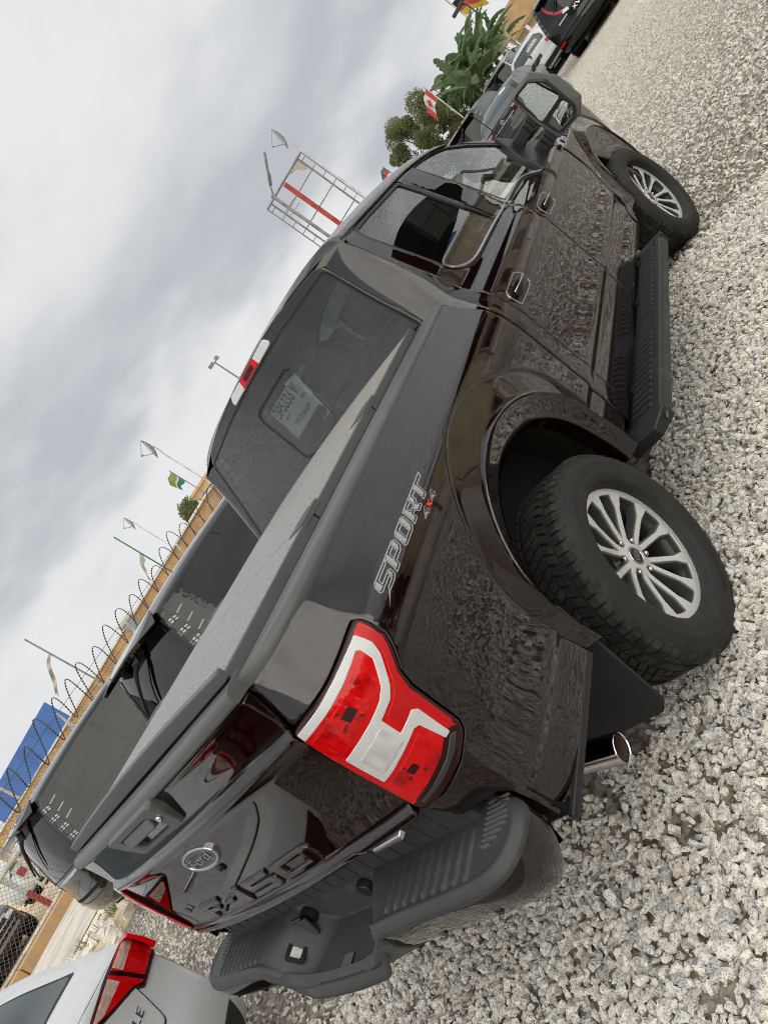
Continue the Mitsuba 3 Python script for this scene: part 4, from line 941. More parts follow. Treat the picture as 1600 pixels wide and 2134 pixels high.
# exhaust
ex0, ex1 = np.array([-.785, -.70, .485]), np.array([-.783, -.905, .438])
d = (ex1 - ex0) / np.linalg.norm(ex1 - ex0)
M = frame(ex1, np.cross(d, (0, 0, 1)), np.cross(np.cross(d, (0, 0, 1)), d) * -1) if False else frame(ex1, np.cross([0, 0, 1.0], d), np.cross(d, np.cross([0, 0, 1.0], d)))
tipm = lathe([(.036, -.02), (.0365, -.004), (.0395, .001), (.0425, -.004), (.0425, -.16), (.040, -.21), (.036, -.215)], 40, 'z')
ke = tp('exhaust', mv(tipm, M), 'chrome', 50)
add(f'{ke}__inside', mv(lathe([(.0355, -.006), (.035, -.09), (.0001, -.09)], 32, 'z'), M), 'rust_steel', 50)
add(f'{ke}__pipe', tube([ex0 + d * .02, ex0 - d * .05, (-.82, -.55, .50), (-.5, -.48, .55), (.2, -.45, .52)], .032, 14), 'rust_steel', 40)
# mud flaps
for s in (-1, 1):
    tp('mud_flap', mv(prism(rpoly(Polygon([(s * .992, .76), (s * .965, .60), (s * .915, .30), (s * .88, .265), (s * .56, .265), (s * .56, .76)]), .02), .012), frame((-.555, 0, 0), (0, 1, 0), (0, 0, 1))), 'dark_rubber', 40)
    tp('axle_part', cat([tube([(0, s * .1, .40), (0, s * .75, .40)], .055, 12), tube([(-.15, s * .55, .50), (-.12, s * .55, .95)], .04, 10), box(-.55, .60, s * .50, s * .57, .42, .46)]), 'rust_steel', 40)

# ---- wheels ----
def wheel(cx, cy, cz, side, steer=0.0, spin=0.0, detail=True):
    """local frame: axis along +Y pointing outward; wheel plane x-z"""
    M = trans(cx, cy, cz) @ rot(steer, (0, 0, 1)) @ (np.diag([1., -1., 1., 1.]) if side < 0 else np.eye(4)) @ rot(spin, (0, 1, 0))
    flip = side < 0
    def W(m):
        m = m.copy(); m.apply_transform(M)
        return m
    # face surface: u, v in the wheel plane
    def face(uv):
        uv = np.atleast_2d(uv); r = np.hypot(uv[:, 0], uv[:, 1])
        return np.c_[uv[:, 0], np.interp(r, [0, .04, .075, .12, .20, .236, .262], [.062, .062, .056, .064, .082, .088, .090]), uv[:, 1]]
    circ = lambda r, q=24: Point(0, 0).buffer(r, quad_segs=q)
    sp = []
    for k in range(6):
        for s in (-1, 1):
            a0, a1 = math.radians(60 * k + s * 5), math.radians(60 * k + s * 14.5)
            p0, p1 = np.array([math.cos(a0), math.sin(a0)]) * .045, np.array([math.cos(a1), math.sin(a1)]) * .240
            t = (p1 - p0) / np.linalg.norm(p1 - p0); n = np.array([-t[1], t[0]])
            pm = p0 + (p1 - p0) * .72
            sp.append(Polygon([p0 + n * .0095, pm + n * .0095, p1 + n * .026, p1 + t * .014 + n * .029, p1 + t * .014 - n * .029, p1 - n * .026, pm - n * .0095, p0 - n * .0095]))
    ringp = circ(.262).difference(circ(.238))
    facep = unary_union(sp + [ringp, circ(.052)]).intersection(circ(.262))
    facep = facep.buffer(.003).buffer(-.003).difference(circ(.036))
    k = tp('wheel', W(panel(facep, face, (0, 1, 0), .02, .0015, .006)), 'machined_alloy', 35)
    side_p = unary_union([s_.buffer(.0055) for s_ in sp] + [circ(.2625).difference(circ(.2335)), circ(.060)]).intersection(circ(.2625)).buffer(.004).buffer(-.004).difference(circ(.034))
    add(f'{k}__spoke_side', W(panel(side_p, face, (0, 1, 0), .02, .003, .042, lift=-.0045)), 'alloy_grey', 35)
    pad_p = circ(.095).difference(circ(.05))
    add(f'{k}__hub_plate', W(panel(pad_p, lambda uv: face(uv) - [0, .024, 0], (0, 1, 0), .02, .004, .02)), 'dark_alloy', 35)
    add(f'{k}__barrel', W(lathe([(.2625, .088), (.262, .074), (.240, .060), (.226, .03), (.222, -.06), (.240, -.12), (.25, -.135)], 64)), 'dark_alloy', 40)
    add(f'{k}__brake_disc', W(cat([lathe([(.06, .0), (.165, .0), (.165, -.025), (.06, -.025)], 48), lathe([(.0001, .02), (.075, .02), (.08, 0)], 32)])), 'rust_steel', 40)
    add(f'{k}__brake_caliper', W(rhull([(x, y, z) for x in (-.17, -.11) for y in (-.05, .02) for z in (-.07, .07)], .012)), 'rust_steel', 40)
    add(f'{k}__inner_cover', W(lathe([(.0001, -.06), (.22, -.06)], 40)), 'under_black')
    for i in range(6):
        a = math.radians(60 * i + 30)
        nut = trimesh.creation.cylinder(.0105, .03, sections=6); nut.apply_transform(rot(90, (1, 0, 0)))
        cap = trimesh.creation.icosphere(1, .0095); cap.apply_translation((0, .013, 0))
        add(f'{k}__lug_nut', W(cat([nut, cap]).apply_translation((.0675 * math.cos(a), .046, .0675 * math.sin(a)))), 'chrome', 40)
    kc = add(f'{k}__centre_cap', W(lathe([(.0290, .0625), (.0305, .0645), (.0335, .0645), (.0365, .061), (.037, .04)], 40)), 'chrome', 40)
    add(f'{k}__centre_disc', W(lathe([(.0001, .0640), (.0295, .0630)], 40)), 'badge_blue', 40)
    ovp = affinity.rotate(oval(.024, .0115, 40).difference(oval(.0225, .0102, 40)), 30, origin=(0, 0))
    fs_ = affinity.skew(affinity.scale(affinity.translate(ft_small, 0, 0), .40, .30, origin=(0, 0)), 0, 0)
    add(f'{k}__centre_mark', W(panel(unary_union([ovp, affinity.rotate(affinity.scale(fs_, -1 if side > 0 else -1, 1, origin=(0, 0)), 30, origin=(0, 0))]), lambda uv: np.c_[uv[:, 0], np.full(len(uv), .0650), uv[:, 1]], (0, 1, 0), .01, 0, .0008)), 'chrome', False)
    # tyre
    prof = [(.247, -.118), (.256, -.128), (.285, -.138), (.330, -.140), (.368, -.133), (.390, -.118), (.3965, -.100), (.398, 0), (.3965, .100), (.390, .118), (.368, .1325), (.345, .1390), (.3435, .1410), (.3405, .1412), (.3385, .1398),
            (.312, .1405), (.310, .1415), (.307, .1415), (.305, .1402), (.290, .138), (.276, .131), (.270, .124), (.267, .112), (.264, .092), (.258, .08)]
    add(f'{k}__tyre', W(lathe(prof, 96)), 'tyre_rubber', 38)
    blocks = []; n = 66
    def at(r, y, a): return np.array([r * math.cos(a), y, r * math.sin(a)])
    for i in range(n):
        a = 2 * math.pi * i / n; w = 2 * math.pi / n
        for s in (-1, 1):
            long = i % 2
            ye = .128 if long else .122
            re = .374 if long else .384
            a0, a1 = a + .07 * w, a + .86 * w
            pts = [at(.405, s * .072, a0), at(.405, s * .072, a1), at(.4045, s * .102, a0), at(.4045, s * .102, a1), at(re + .006, s * ye, a0 + .1 * w), at(re + .006, s * ye, a1 - .1 * w), at(re, s * (ye - .01), a0), at(re, s * (ye - .01), a1), at(.388, s * .072, a0), at(.388, s * .072, a1)]
            blocks.append(hull(pts))
            for yy_, sh in ((.038, .3), (.0, -.2)):
                if yy_ == 0 and s > 0: continue
                b0, b1 = a + (sh * s + .05) * w, a + (sh * s + .80) * w
                blocks.append(hull([at(r_, s * yy_ + dy, b + dy * 6 * w * s * 2) for r_ in (.390, .4055) for dy in (-.015, .015) for b in (b0, b1)]))
    tk = add(f'{k}__tyre__tread' if False else f'{k}__tread', W(cat(blocks)), 'tyre_tread', False)
    labels[tk] = {'kind': 'stuff'}
    if detail:
        let = []
        for word, a_mid in (('FIRESTONE', 300),):
            tw = text_poly(word, .020, True); b = tw.bounds; L = b[2] - b[0]
            tw = affinity.translate(tw, -L / 2 - b[0], 0)
            def curl(uv, a_mid=a_mid):
                uv = np.atleast_2d(uv); ang = math.radians(a_mid) - uv[:, 0] / .325 * (1 if side > 0 else -1) * -1
                r = .314 + uv[:, 1]
                return np.c_[r * np.cos(ang), np.full(len(r), .1412) - .006 * np.clip((r - .325) / .03, 0, 1), r * np.sin(ang)]
            add(f'{k}__sidewall_lettering', W(panel(tw, curl, (0, 1, 0), .02, 0, .002, lift=.0008)), 'tyre_rubber', False)
    return k
ft_small = text_poly('Ford', .034); _b = ft_small.bounds; ft_small = affinity.translate(ft_small, -(_b[0] + _b[2]) / 2, -(_b[1] + _b[3]) / 2)
wheel(0, -.832, .40, -1, 0, 12); wheel(3.683, -.865, .40, -1, -6, 40); wheel(0, .845, .40, 1, 0, 5); wheel(3.683, .85, .40, 1, 0, 25, False)
# ---------------- other vehicles: one builder, several bodies ----------------
class Car:
    """local frame: x forward from the rear bumper, y left, z up. prof: centre line from the rear sill over the roof to the front sill."""
    def __init__(s, key, M, prof, half, plan, zf, crown=.05, R=.06, bow=.10, n=150):
        s.key, s.M = key, M
        p = np.asarray(prof, float)
        t = np.r_[0, np.cumsum(np.linalg.norm(np.diff(p, axis=0), axis=1))]
        c = PchipInterpolator(t, p)
        s.L = t[-1]; s.ts = np.linspace(0, s.L, n); s.P = c(s.ts)
        # soften the polyline corners a little
        for _ in range(3): s.P[1:-1] = .25 * s.P[:-2] + .5 * s.P[1:-1] + .25 * s.P[2:]
        tg = np.gradient(s.P, axis=0); tg /= np.linalg.norm(tg, axis=1, keepdims=True); s.N = np.c_[tg[:, 1], -tg[:, 0]]   # inward
        s.half, s.crown, s.R, s.bow = half, crown, R, bow
        s.plan, s.zf = sinterp(*zip(*plan)), sinterp(*zip(*zf))
        s.x0, s.x1 = s.P[:, 0].min(), s.P[:, 0].max()
    def hw(s, x, z): return s.half * s.plan(np.clip(x, s.x0, s.x1)) * s.zf(z)
    def strip(s, yt):
        """u = share of the half width (-1..1), v = arc length along the centre line"""
        yt = np.atleast_2d(yt); u, t = yt[:, 0], yt[:, 1]; a = np.abs(u)
        P = np.c_[np.interp(t, s.ts, s.P[:, 0]), np.interp(t, s.ts, s.P[:, 1])]; N = np.c_[np.interp(t, s.ts, s.N[:, 0]), np.interp(t, s.ts, s.N[:, 1])]
        E = P + N * (s.crown + s.R); hw = s.hw(E[:, 0], E[:, 1])
        a0 = 1 - s.R / s.half * 1.3
        th = np.clip((a - a0) / (1 - a0), 0, 1) * np.pi / 2
        flat = np.clip(a / a0, 0, 1)
        y = flat * (hw - s.R) + s.R * np.sin(th)
        d = s.crown * flat ** 2.2 + s.R * (1 - np.cos(th))
        Q = P + N * d[:, None]
        endw = np.clip((.9 - (Q[:, 0] - s.x0)) / .9, 0, 1) ** 2 - np.clip((.9 - (s.x1 - Q[:, 0])) / .9, 0, 1) ** 2
        x = Q[:, 0] + s.bow * flat ** 2 * endw
        return np.c_[x, np.sign(u) * y, Q[:, 1]]
    def tat(s, z, rear=True, x=None):
        """arc length where the centre line passes height z on the rear (or front) half, or the station x"""
        k = np.argmax(s.P[:, 1])
        if x is not None:
            kk = np.arange(len(s.P))[k - 40 if k > 40 else 0:]; return float(np.interp(x, s.P[:, 0][np.argmin(s.P[:, 0]):], s.ts[np.argmin(s.P[:, 0]):]))
        return float(np.interp(z, s.P[:k, 1], s.ts[:k])) if rear else float(np.interp(-z, -s.P[k:, 1], s.ts[k:]))
    def side(s, xz):
        xz = np.atleast_2d(xz); return np.c_[xz[:, 0], -s.hw(xz[:, 0], xz[:, 1]), xz[:, 1]]
    def put(s, part, m, mat_, smooth=40, label=None):
        m = m.copy(); m.apply_transform(s.M)
        k = add(f'{s.key}__{part}', m, mat_, smooth)
        return k
    def body(s, paint, arches, sill=.26, res=.05):
        us = np.r_[-1, -.985, np.linspace(-.96, .96, 27), .985, 1]
        U, Tt = np.meshgrid(us, s.ts, indexing='xy')
        V = s.strip(np.c_[U.ravel(), Tt.ravel()]).reshape(len(s.ts), len(us), 3)
        top = grid(V)
        if (top.face_normals[:, 2] * top.area_faces).sum() < 0: top.faces = np.array(top.faces)[:, ::-1]
        edge = V[:, 0]
        poly = Polygon(edge[:, [0, 2]]).buffer(0)
        if poly.geom_type != 'Polygon': poly = max(poly.geoms, key=lambda g: g.area)
        s.sidepoly = poly
        for cx, cz, r in arches: poly = poly.difference(Point(cx, cz).buffer(r, quad_segs=16)).difference(shapely.box(cx - r, -1, cx + r, cz))
        # the side must meet the strip's edge: pull the border to it
        bend = lambda uv: s.side(uv) + np.c_[np.zeros((len(uv), 1)), np.zeros((len(uv), 1)), np.zeros((len(uv), 1))]
        sd = panel(poly, bend, SIDE_OUT, res, 0, .0, edge=.03)
        tr = cKDTree(edge[:, [0, 2]]); v = np.array(sd.vertices)
        dist, ix = tr.query(v[:, [0, 2]]); w = np.clip(1 - dist / .07, 0, 1)
        v[:, 1] = v[:, 1] * (1 - w) + edge[ix, 1] * w; sd.vertices = v
        s.put('body', cat([top, sd, mir(sd)]), paint, 48)
        s.put('arch_liner', cat([m for cx, cz, r in arches for m0 in [lathe([(r + .0, -s.half + .10), (r, -s.half + .40), (.02, -s.half + .40)], 32).apply_translation((cx, 0, cz))] for m in (m0, mir(m0))] + [box(s.x0 + .3, s.x1 - .3, -s.half * .8, s.half * .8, .22, .30)]), 'under_black', 40)
    def on_side(s, part, poly, mat_, lift=.003, both=True, roll=.0015, d=.006, res=.06):
        m = panel(poly, s.side, SIDE_OUT, res, roll, d, lift=lift)
        k = s.put(part, m, mat_, 45)
        if both: s.put(part, mir(m), mat_, 45)
        return k
    def on_strip(s, part, poly, mat_, lift=.003, roll=.0015, d=.006, res=.05, out=(-1, 0, .5)):
        return s.put(part, panel(poly, s.strip, out, res, roll, d, lift=lift), mat_, 45)
    def wheels(s, pts, r, w=.21, n=10):
        for cx, cy in pts:
            f = np.diag([1., np.sign(cy), 1., 1.])
            tyre = lathe([(r * .66, -.09), (r * .80, -.105), (r * .95, -.10), (r, -.08), (r, .08), (r * .95, .10), (r * .80, .105), (r * .66, .085)], 44)
            A = trans(cx, cy, r) @ f
            k = s.put('wheel', mv(lathe([(r * .67, .085), (r * .62, .06), (r * .60, -.06)], 40), A), 'alloy_grey')
            disc = []
            for i in range(n):
                a = 2 * np.pi * i / n; c_, s_ = np.cos(a), np.sin(a); q = np.array([-s_, 0, c_]); e = np.array([c_, 0, s_])
                disc.append(hull([e * rr + q * ww + [0, yy, 0] for rr, ww, yy in ((.03, .02, .06), (.03, -.02, .06), (r * .64, .026, .075), (r * .64, -.026, .075), (.03, .02, .04), (.03, -.02, .04), (r * .64, .02, .05), (r * .64, -.02, .05))]))
            disc.append(lathe([(.0001, .072), (.05, .07), (.055, .05)], 20))
            m = cat(disc); m.apply_transform(s.M @ A); add(f'{k}__spokes', m, 'machined_alloy', 35)
            m = mv(tyre, s.M @ A); add(f'{k}__tyre', m, 'tyre_rubber', 40)
            m = mv(lathe([(.0001, .0), (r * .62, .0)], 24), s.M @ A); add(f'{k}__dark_well', m, 'under_black')

def sedan(key, M, paint, badge=None, detail=True):
    prof = [(.30, .20), (.10, .24), (.02, .36), (.0, .52), (.015, .62), (.05, .66), (.075, .86), (.055, 1.015), (.10, 1.055), (.24, 1.085), (.46, 1.12), (.85, 1.32), (1.20, 1.435), (1.60, 1.480), (2.05, 1.488), (2.45, 1.455), (2.75, 1.37),
            (3.2, 1.17), (3.52, 1.01), (3.95, .93), (4.35, .80), (4.52, .66), (4.58, .50), (4.55, .30), (4.35, .20)]
    c = Car(key, M, prof, .888, [(0, .88), (.12, .93), (.35, .975), (.8, 1), (3.6, 1), (4.1, .96), (4.45, .86), (4.6, .74)], [(.2, .95), (.35, .985), (.7, 1.0), (.92, .985), (1.0, .965), (1.15, .905), (1.42, .745), (1.5, .70)], .05, .045, .13)
    c.body(paint, [(.98, .33, .365), (3.66, .33, .365)])
    c.wheels([(.98, -.77), (.98, .77), (3.66, -.77), (3.66, .77)], .318)
    c.on_side('side_window', rpoly(Polygon([(1.02, 1.08), (2.02, 1.045), (2.02, 1.395), (1.50, 1.375)]), .03), 'solid_dark_glass')
    c.on_side('side_window', rpoly(Polygon([(2.08, 1.043), (3.15, 1.01), (2.72, 1.30), (2.40, 1.385), (2.08, 1.397)]), .03), 'solid_dark_glass')
    t0, t1 = c.tat(0, x=.50), c.tat(0, x=1.14)
    rw = Polygon([(-.84, t0), (-.74, t1), (-.4, t1 + .03), (.4, t1 + .03), (.74, t1), (.84, t0), (.4, t0 - .03), (-.4, t0 - .03)])
    c.on_strip('rear_window_trim', rw.buffer(.02), 'gloss_black', .002, out=(-1, 0, 1))
    c.on_strip('rear_window', rpoly(rw, .03), 'pale_glass', .004, out=(-1, 0, 1))
    f0, f1 = c.tat(0, x=2.72), c.tat(0, x=3.45)
    c.on_strip('windscreen', Polygon([(-.74, f0), (.74, f0), (.86, f1), (-.86, f1)]), 'solid_dark_glass', .004, out=(1, 0, 1))
    # boot lid: panel with its cut line, lip, plate recess
    tl = lambda z: c.tat(z)
    zt = lambda p: Polygon([(y, tl(z)) for y, z in p])
    lid = zt([(-.83, 1.03), (-.5, 1.035), (.5, 1.035), (.83, 1.03), (.72, .80), (.66, .69), (.5, .665), (-.5, .665), (-.66, .69), (-.72, .80)])
    c.on_strip('boot_lid', rpoly(lid, .03), paint, .009, .007, .012, .03)
    c.on_strip('boot_gap', rpoly(lid, .03).buffer(.008), 'under_black', .001, 0, .002)
    c.on_strip('plate_recess', zt([(-.36, .845), (.36, .845), (.34, .72), (-.34, .72)]), paint, .0105, .003, .004)
    c.on_strip('chrome_strip', zt([(-.46, .872), (.46, .872), (.46, .855), (-.46, .855)]), 'chrome', .016, .004, .008, .03)
    c.on_strip('boot_emblem', affinity.translate(oval(.075, .048), 0, tl(.935)).difference(affinity.translate(oval(.06, .034), 0, tl(.935))), 'chrome', .018, .003, .008, .01)
    e2 = affinity.translate(oval(.022, .040), 0, tl(.937)); e2 = e2.difference(affinity.translate(oval(.011, .030), 0, tl(.937)))
    e3 = affinity.translate(oval(.05, .012), 0, tl(.950)).difference(affinity.translate(oval(.042, .006), 0, tl(.950)))
    c.on_strip('boot_emblem', unary_union([e2, e3]), 'chrome', .018, .002, .006, .008)
    for s in (-1, 1):
        mir_ = (lambda p: affinity.scale(p, -1, 1, origin=(0, 0))) if s > 0 else (lambda p: p)
        k = c.on_strip('tail_lamp', mir_(rpoly(zt([(-1.0, 1.035), (-.76, 1.020), (-.40, .985), (-.405, .968), (-.60, .900), (-.735, .855), (-.77, .815), (-1.0, .825)]), .012)), 'dark_red_lens', .014, .010, .02, .02)
        inner = mir_(rpoly(zt([(-.985, 1.018), (-.765, 1.004), (-.46, .976), (-.60, .918), (-.745, .868), (-.78, .834), (-.985, .845)]), .008))
        bar = mir_(zt([(-.755, 1.05), (-.725, 1.05), (-.80, .82), (-.83, .82)]))
        add_ = lambda n, p, m, l: add(f'{k}__{n}', mv(panel(p, c.strip, (-1, 0, .5), .02, .0015, .004, lift=l), c.M), m, 45)
        add_('red_lens', inner.difference(bar), 'red_lens', .0165)
        add_('amber_strip', mir_(rpoly(zt([(-.725, 1.000), (-.47, .974), (-.54, .948), (-.735, .935)]), .006)), 'amber_brown_lens', .0185)
        add_('amber_block', mir_(rpoly(zt([(-.985, 1.012), (-.795, 1.002), (-.80, .940), (-.985, .948)]), .006)), 'amber_brown_lens', .0185)
        add_('lamp_cells', mir_(rpoly(zt([(-.97, .930), (-.815, .925), (-.825, .875), (-.97, .870)]), .006)), 'red_lamp', .0185)
        # wrap on the flank
        m = panel(rpoly(Polygon([(.15, 1.005), (.30, .992), (.37, .965), (.30, .89), (.15, .845)]), .012), c.side, SIDE_OUT, .02, .006, .02, lift=.012)
        m2 = panel(rpoly(Polygon([(.15, .995), (.28, .985), (.335, .962), (.28, .915), (.15, .925)]), .01), c.side, SIDE_OUT, .02, .002, .006, lift=.015)
        f = (lambda q: q) if s < 0 else mir
        add(f'{k}__flank_lens', mv(f(m), c.M), 'red_lens', 45); add(f'{k}__flank_amber', mv(f(m2), c.M), 'amber_brown_lens', 45)
    # bumper lines and lower valance
    c.on_strip('lower_valance', zt([(-.93, .40), (.93, .40), (.86, .25), (-.86, .25)]), 'black_trim', .006, .006, .012)
    c.put('exhaust', mv(lathe([(.026, -.02), (.029, .0), (.032, -.004), (.032, -.20), (.0001, -.2)], 24, 'x').apply_transform(np.diag([-1., 1, 1, 1])), trans(.04, -.52, .27)), 'chrome')
    c.put('wing_mirror', rhull([(2.98, -.86, 1.06), (2.98, -1.06, 1.06), (2.98, -1.06, .97), (2.98, -.90, .96), (3.10, -.98, 1.03), (3.10, -.9, 1.0)], .02), paint)
    c.put('wing_mirror', rhull([(2.98, .86, 1.06), (2.98, 1.06, 1.06), (2.98, 1.06, .97), (2.98, .90, .96), (3.10, .98, 1.03), (3.10, .9, 1.0)], .02), paint)
    if badge:
        q = text_poly(badge, .036, True); b = q.bounds
        q = affinity.skew(affinity.scale(q, -1.5 / .85, 1, origin=(0, 0)), -16, 0, origin=(0, 0)); q = affinity.translate(q, -.545, tl(.785))
        q = affinity.scale(q, 1, 1, origin=(0, 0))
        c.on_strip('boot_badge', q, 'chrome', .014, .001, .005, .012)
    return c

def suv(key, M, paint, kind='tall', letters=None, rails=None, lamp='strip'):
    if kind == 'tall':
        prof = [(.35, .30), (.10, .34), (.0, .45), (-.01, .62), (.03, .72), (.06, .98), (.10, 1.12), (.20, 1.42), (.31, 1.70), (.36, 1.785), (.46, 1.810), (.8, 1.835), (1.4, 1.855), (2.2, 1.850), (2.75, 1.79), (3.05, 1.68), (3.45, 1.42), (3.75, 1.24),
                (4.2, 1.15), (4.55, 1.06), (4.74, .92), (4.80, .62), (4.76, .38), (4.5, .30)]
        zf = [(.3, .96), (.6, 1.0), (1.0, .995), (1.15, .97), (1.25, .94), (1.55, .845), (1.78, .76), (1.9, .70)]
    else:
        prof = [(.30, .26), (.08, .30), (.0, .42), (.0, .60), (.05, .68), (.08, .92), (.12, 1.02), (.32, 1.32), (.42, 1.42), (.60, 1.465), (1.1, 1.50), (1.7, 1.505), (2.2, 1.46), (2.5, 1.38), (2.95, 1.12), (3.2, 1.0), (3.7, .93), (4.0, .82), (4.15, .62), (4.15, .35), (3.95, .26)]
        zf = [(.2, .95), (.5, 1.0), (.85, .99), (1.0, .955), (1.2, .86), (1.46, .72), (1.6, .68)]
    h = .965 if kind == 'tall' else .87
    L = prof[-1][0]
    c = Car(key, M, prof, h, [(0, .90), (.12, .945), (.4, .985), (.9, 1), (L - 1.0, 1), (L - .4, .95), (L, .84), (L + .3, .74)], zf, .05, .085, .10)
    r = .375 if kind == 'tall' else .31
    xr, xf = (1.0, 3.85) if kind == 'tall' else (.78, 3.35)
    c.body(paint, [(xr, r + .02, r + .06), (xf, r + .02, r + .06)])
    c.wheels([(xr, -h * .86), (xr, h * .86), (xf, -h * .86), (xf, h * .86)], r)
    tl = c.tat; zt = lambda p: Polygon([(y, tl(z)) for y, z in p])
    if kind == 'tall':
        b, t = 1.20, 1.735
        c.on_side('quarter_window', rpoly(Polygon([(.60, b), (1.42, b - .01), (1.42, t), (.86, t - .005), (.70, t - .03)]), .02), 'solid_dark_glass')
        c.on_side('side_window', rpoly(Polygon([(1.46, b - .01), (2.36, b - .03), (2.36, t - .01), (1.46, t)]), .02), 'solid_dark_glass')
        c.on_side('side_window', rpoly(Polygon([(2.43, b - .03), (3.50, b - .05), (3.02, 1.60), (2.75, t - .03), (2.43, t - .01)]), .02), 'solid_dark_glass')
        c.on_side('pillar_panel', rpoly(Polygon([(.33, b + .02), (.575, b), (.68, t - .03), (.45, t - .01)]), .015), 'black_metallic')
        for i in range(3):
            z0 = 1.60 - .115 * i; x0 = .53 - .035 * i
            c.on_side('pillar_slot', Polygon([(x0 - .075, z0), (x0 + .035, z0 + .008), (x0 + .035, z0 - .006), (x0 - .072, z0 - .014)]), 'steel', .005)
        c.on_strip('rear_window', rpoly(zt([(-.80, 1.16), (.80, 1.16), (.80, 1.66), (.6, 1.69), (-.6, 1.69), (-.80, 1.66)]), .03), 'solid_dark_glass', .004)
        for s in (-1, 1):
            k = c.on_strip('tail_lamp', rpoly(zt([(s * 1.0, 1.70), (s * .86, 1.70), (s * .86, 1.0), (s * 1.0, .98)]), .01), 'smoke_lens', .008, .004, .012)
            for i in range(5):
                z1 = 1.645 - .13 * i
                for dy in (.885, .925, .965):
                    for dz in (0, .028):
                        m = panel(zt([(s * dy, z1 - dz), (s * (dy + .028), z1 - dz), (s * (dy + .028), z1 - dz - .018), (s * dy, z1 - dz - .018)]), c.strip, (-1, 0, .3), .05, .001, .002, lift=.0095)
                        add(f'{k}__lamp_cell', mv(m, c.M), 'steel', 45)
        # roof spoiler and wiper
        k = c.put('roof_spoiler', rhull([(.40, -.66, 1.775), (.40, .66, 1.775), (.14, -.60, 1.735), (.14, .60, 1.735), (.15, -.60, 1.715), (.15, .60, 1.715), (.10, -.3, 1.750), (.10, .3, 1.750), (.45, -.6, 1.80), (.45, .6, 1.80), (.34, -.67, 1.71), (.34, .67, 1.71)], .012, 2), paint)
        wp = np.array([(.235, -.16, 1.665), (.165, -.05, 1.60), (.125, .10, 1.50), (.085, .26, 1.37), (.060, .36, 1.28)])
        k = c.put('wiper', tube(spl(wp, 14), np.linspace(.026, .010, 14), 8), 'black_trim')
        add(f'{k}__blade', mv(tube(spl(wp + [(.0, 0, 0), (.02, .02, 0), (.03, .03, 0), (.035, .04, 0), (.025, .06, -.06)], 12), .008, 6), c.M), 'black_trim', 40)
        add(f'{k}__pivot', mv(rhull([(.24, -.19, 1.69), (.20, -.12, 1.66), (.22, -.17, 1.645)], .026), c.M), 'black_trim', 40)
        c.on_strip('hatch_seam', zt([(-.88, 1.03), (.88, 1.03), (.88, 1.018), (-.88, 1.018)]), 'under_black', .001, 0, .002)
        c.on_strip('hatch_strip', zt([(-.55, .99), (.55, .99), (.55, .955), (-.55, .955)]), 'chrome', .012, .004, .012)
        c.on_strip('bumper_step', zt([(-.97, .70), (.97, .70), (.97, .66), (-.97, .66)]), 'under_black', .003, .002, .004)
        for s in (-1, 1): c.on_strip('reflector', zt([(s * .95, .62), (s * .76, .62), (s * .76, .57), (s * .95, .57)]), 'red_lens', .008)
        for s in (-1, 1):
            rail = tube(spl([(.75, s * .70, 1.83), (.9, s * .71, 1.875), (1.8, s * .715, 1.885), (2.5, s * .70, 1.865), (2.65, s * .69, 1.82)], 20), .016, 8)
            if rails: c.put('roof_rail', rail, rails)
        f0, f1 = tl(0, x=2.98), tl(0, x=3.68)
        c.on_strip('windscreen', Polygon([(-.80, f0), (.80, f0), (.9, f1), (-.9, f1)]), 'solid_dark_glass', .004, out=(1, 0, 1))
    else:
        c.on_side('side_window', rpoly(Polygon([(.70, 1.03), (1.65, 1.0), (1.65, 1.41), (.98, 1.39)]), .03), 'solid_dark_glass')
        c.on_side('side_window', rpoly(Polygon([(1.71, 1.0), (2.85, .97), (2.45, 1.28), (2.2, 1.39), (1.71, 1.41)]), .03), 'solid_dark_glass')
        c.on_strip('rear_window', rpoly(zt([(-.80, 1.06), (.80, 1.06), (.84, 1.24), (.70, 1.37), (-.70, 1.37), (-.84, 1.24)]), .03), 'grey_metallic', .004)
        c.on_strip('rear_window_glass', rpoly(zt([(-.70, 1.09), (.70, 1.09), (.74, 1.23), (.62, 1.33), (-.62, 1.33), (-.74, 1.23)]), .03), 'pale_glass', .006)
        for s in (-1, 1):
            c.on_strip('tail_lamp', rpoly(zt([(s * .99, .98), (s * .72, .96), (s * .70, .86), (s * .99, .84)]), .01), 'red_lens', .012, .006, .012)
        c.on_strip('plate_recess', zt([(-.32, .84), (.32, .84), (.30, .72), (-.30, .72)]), 'black_trim', .004)
        c.on_strip('bumper_trim', zt([(-.95, .52), (.95, .52), (.92, .36), (-.92, .36)]), 'black_trim', .006)
        f0, f1 = tl(0, x=2.45), tl(0, x=3.0)
        c.on_strip('windscreen', Polygon([(-.80, f0), (.80, f0), (.9, f1), (-.9, f1)]), 'solid_dark_glass', .004, out=(1, 0, 1))
    return c
def pose(x, y, z, deg): return trans(x, y, z) @ rot(deg, (0, 0, 1))
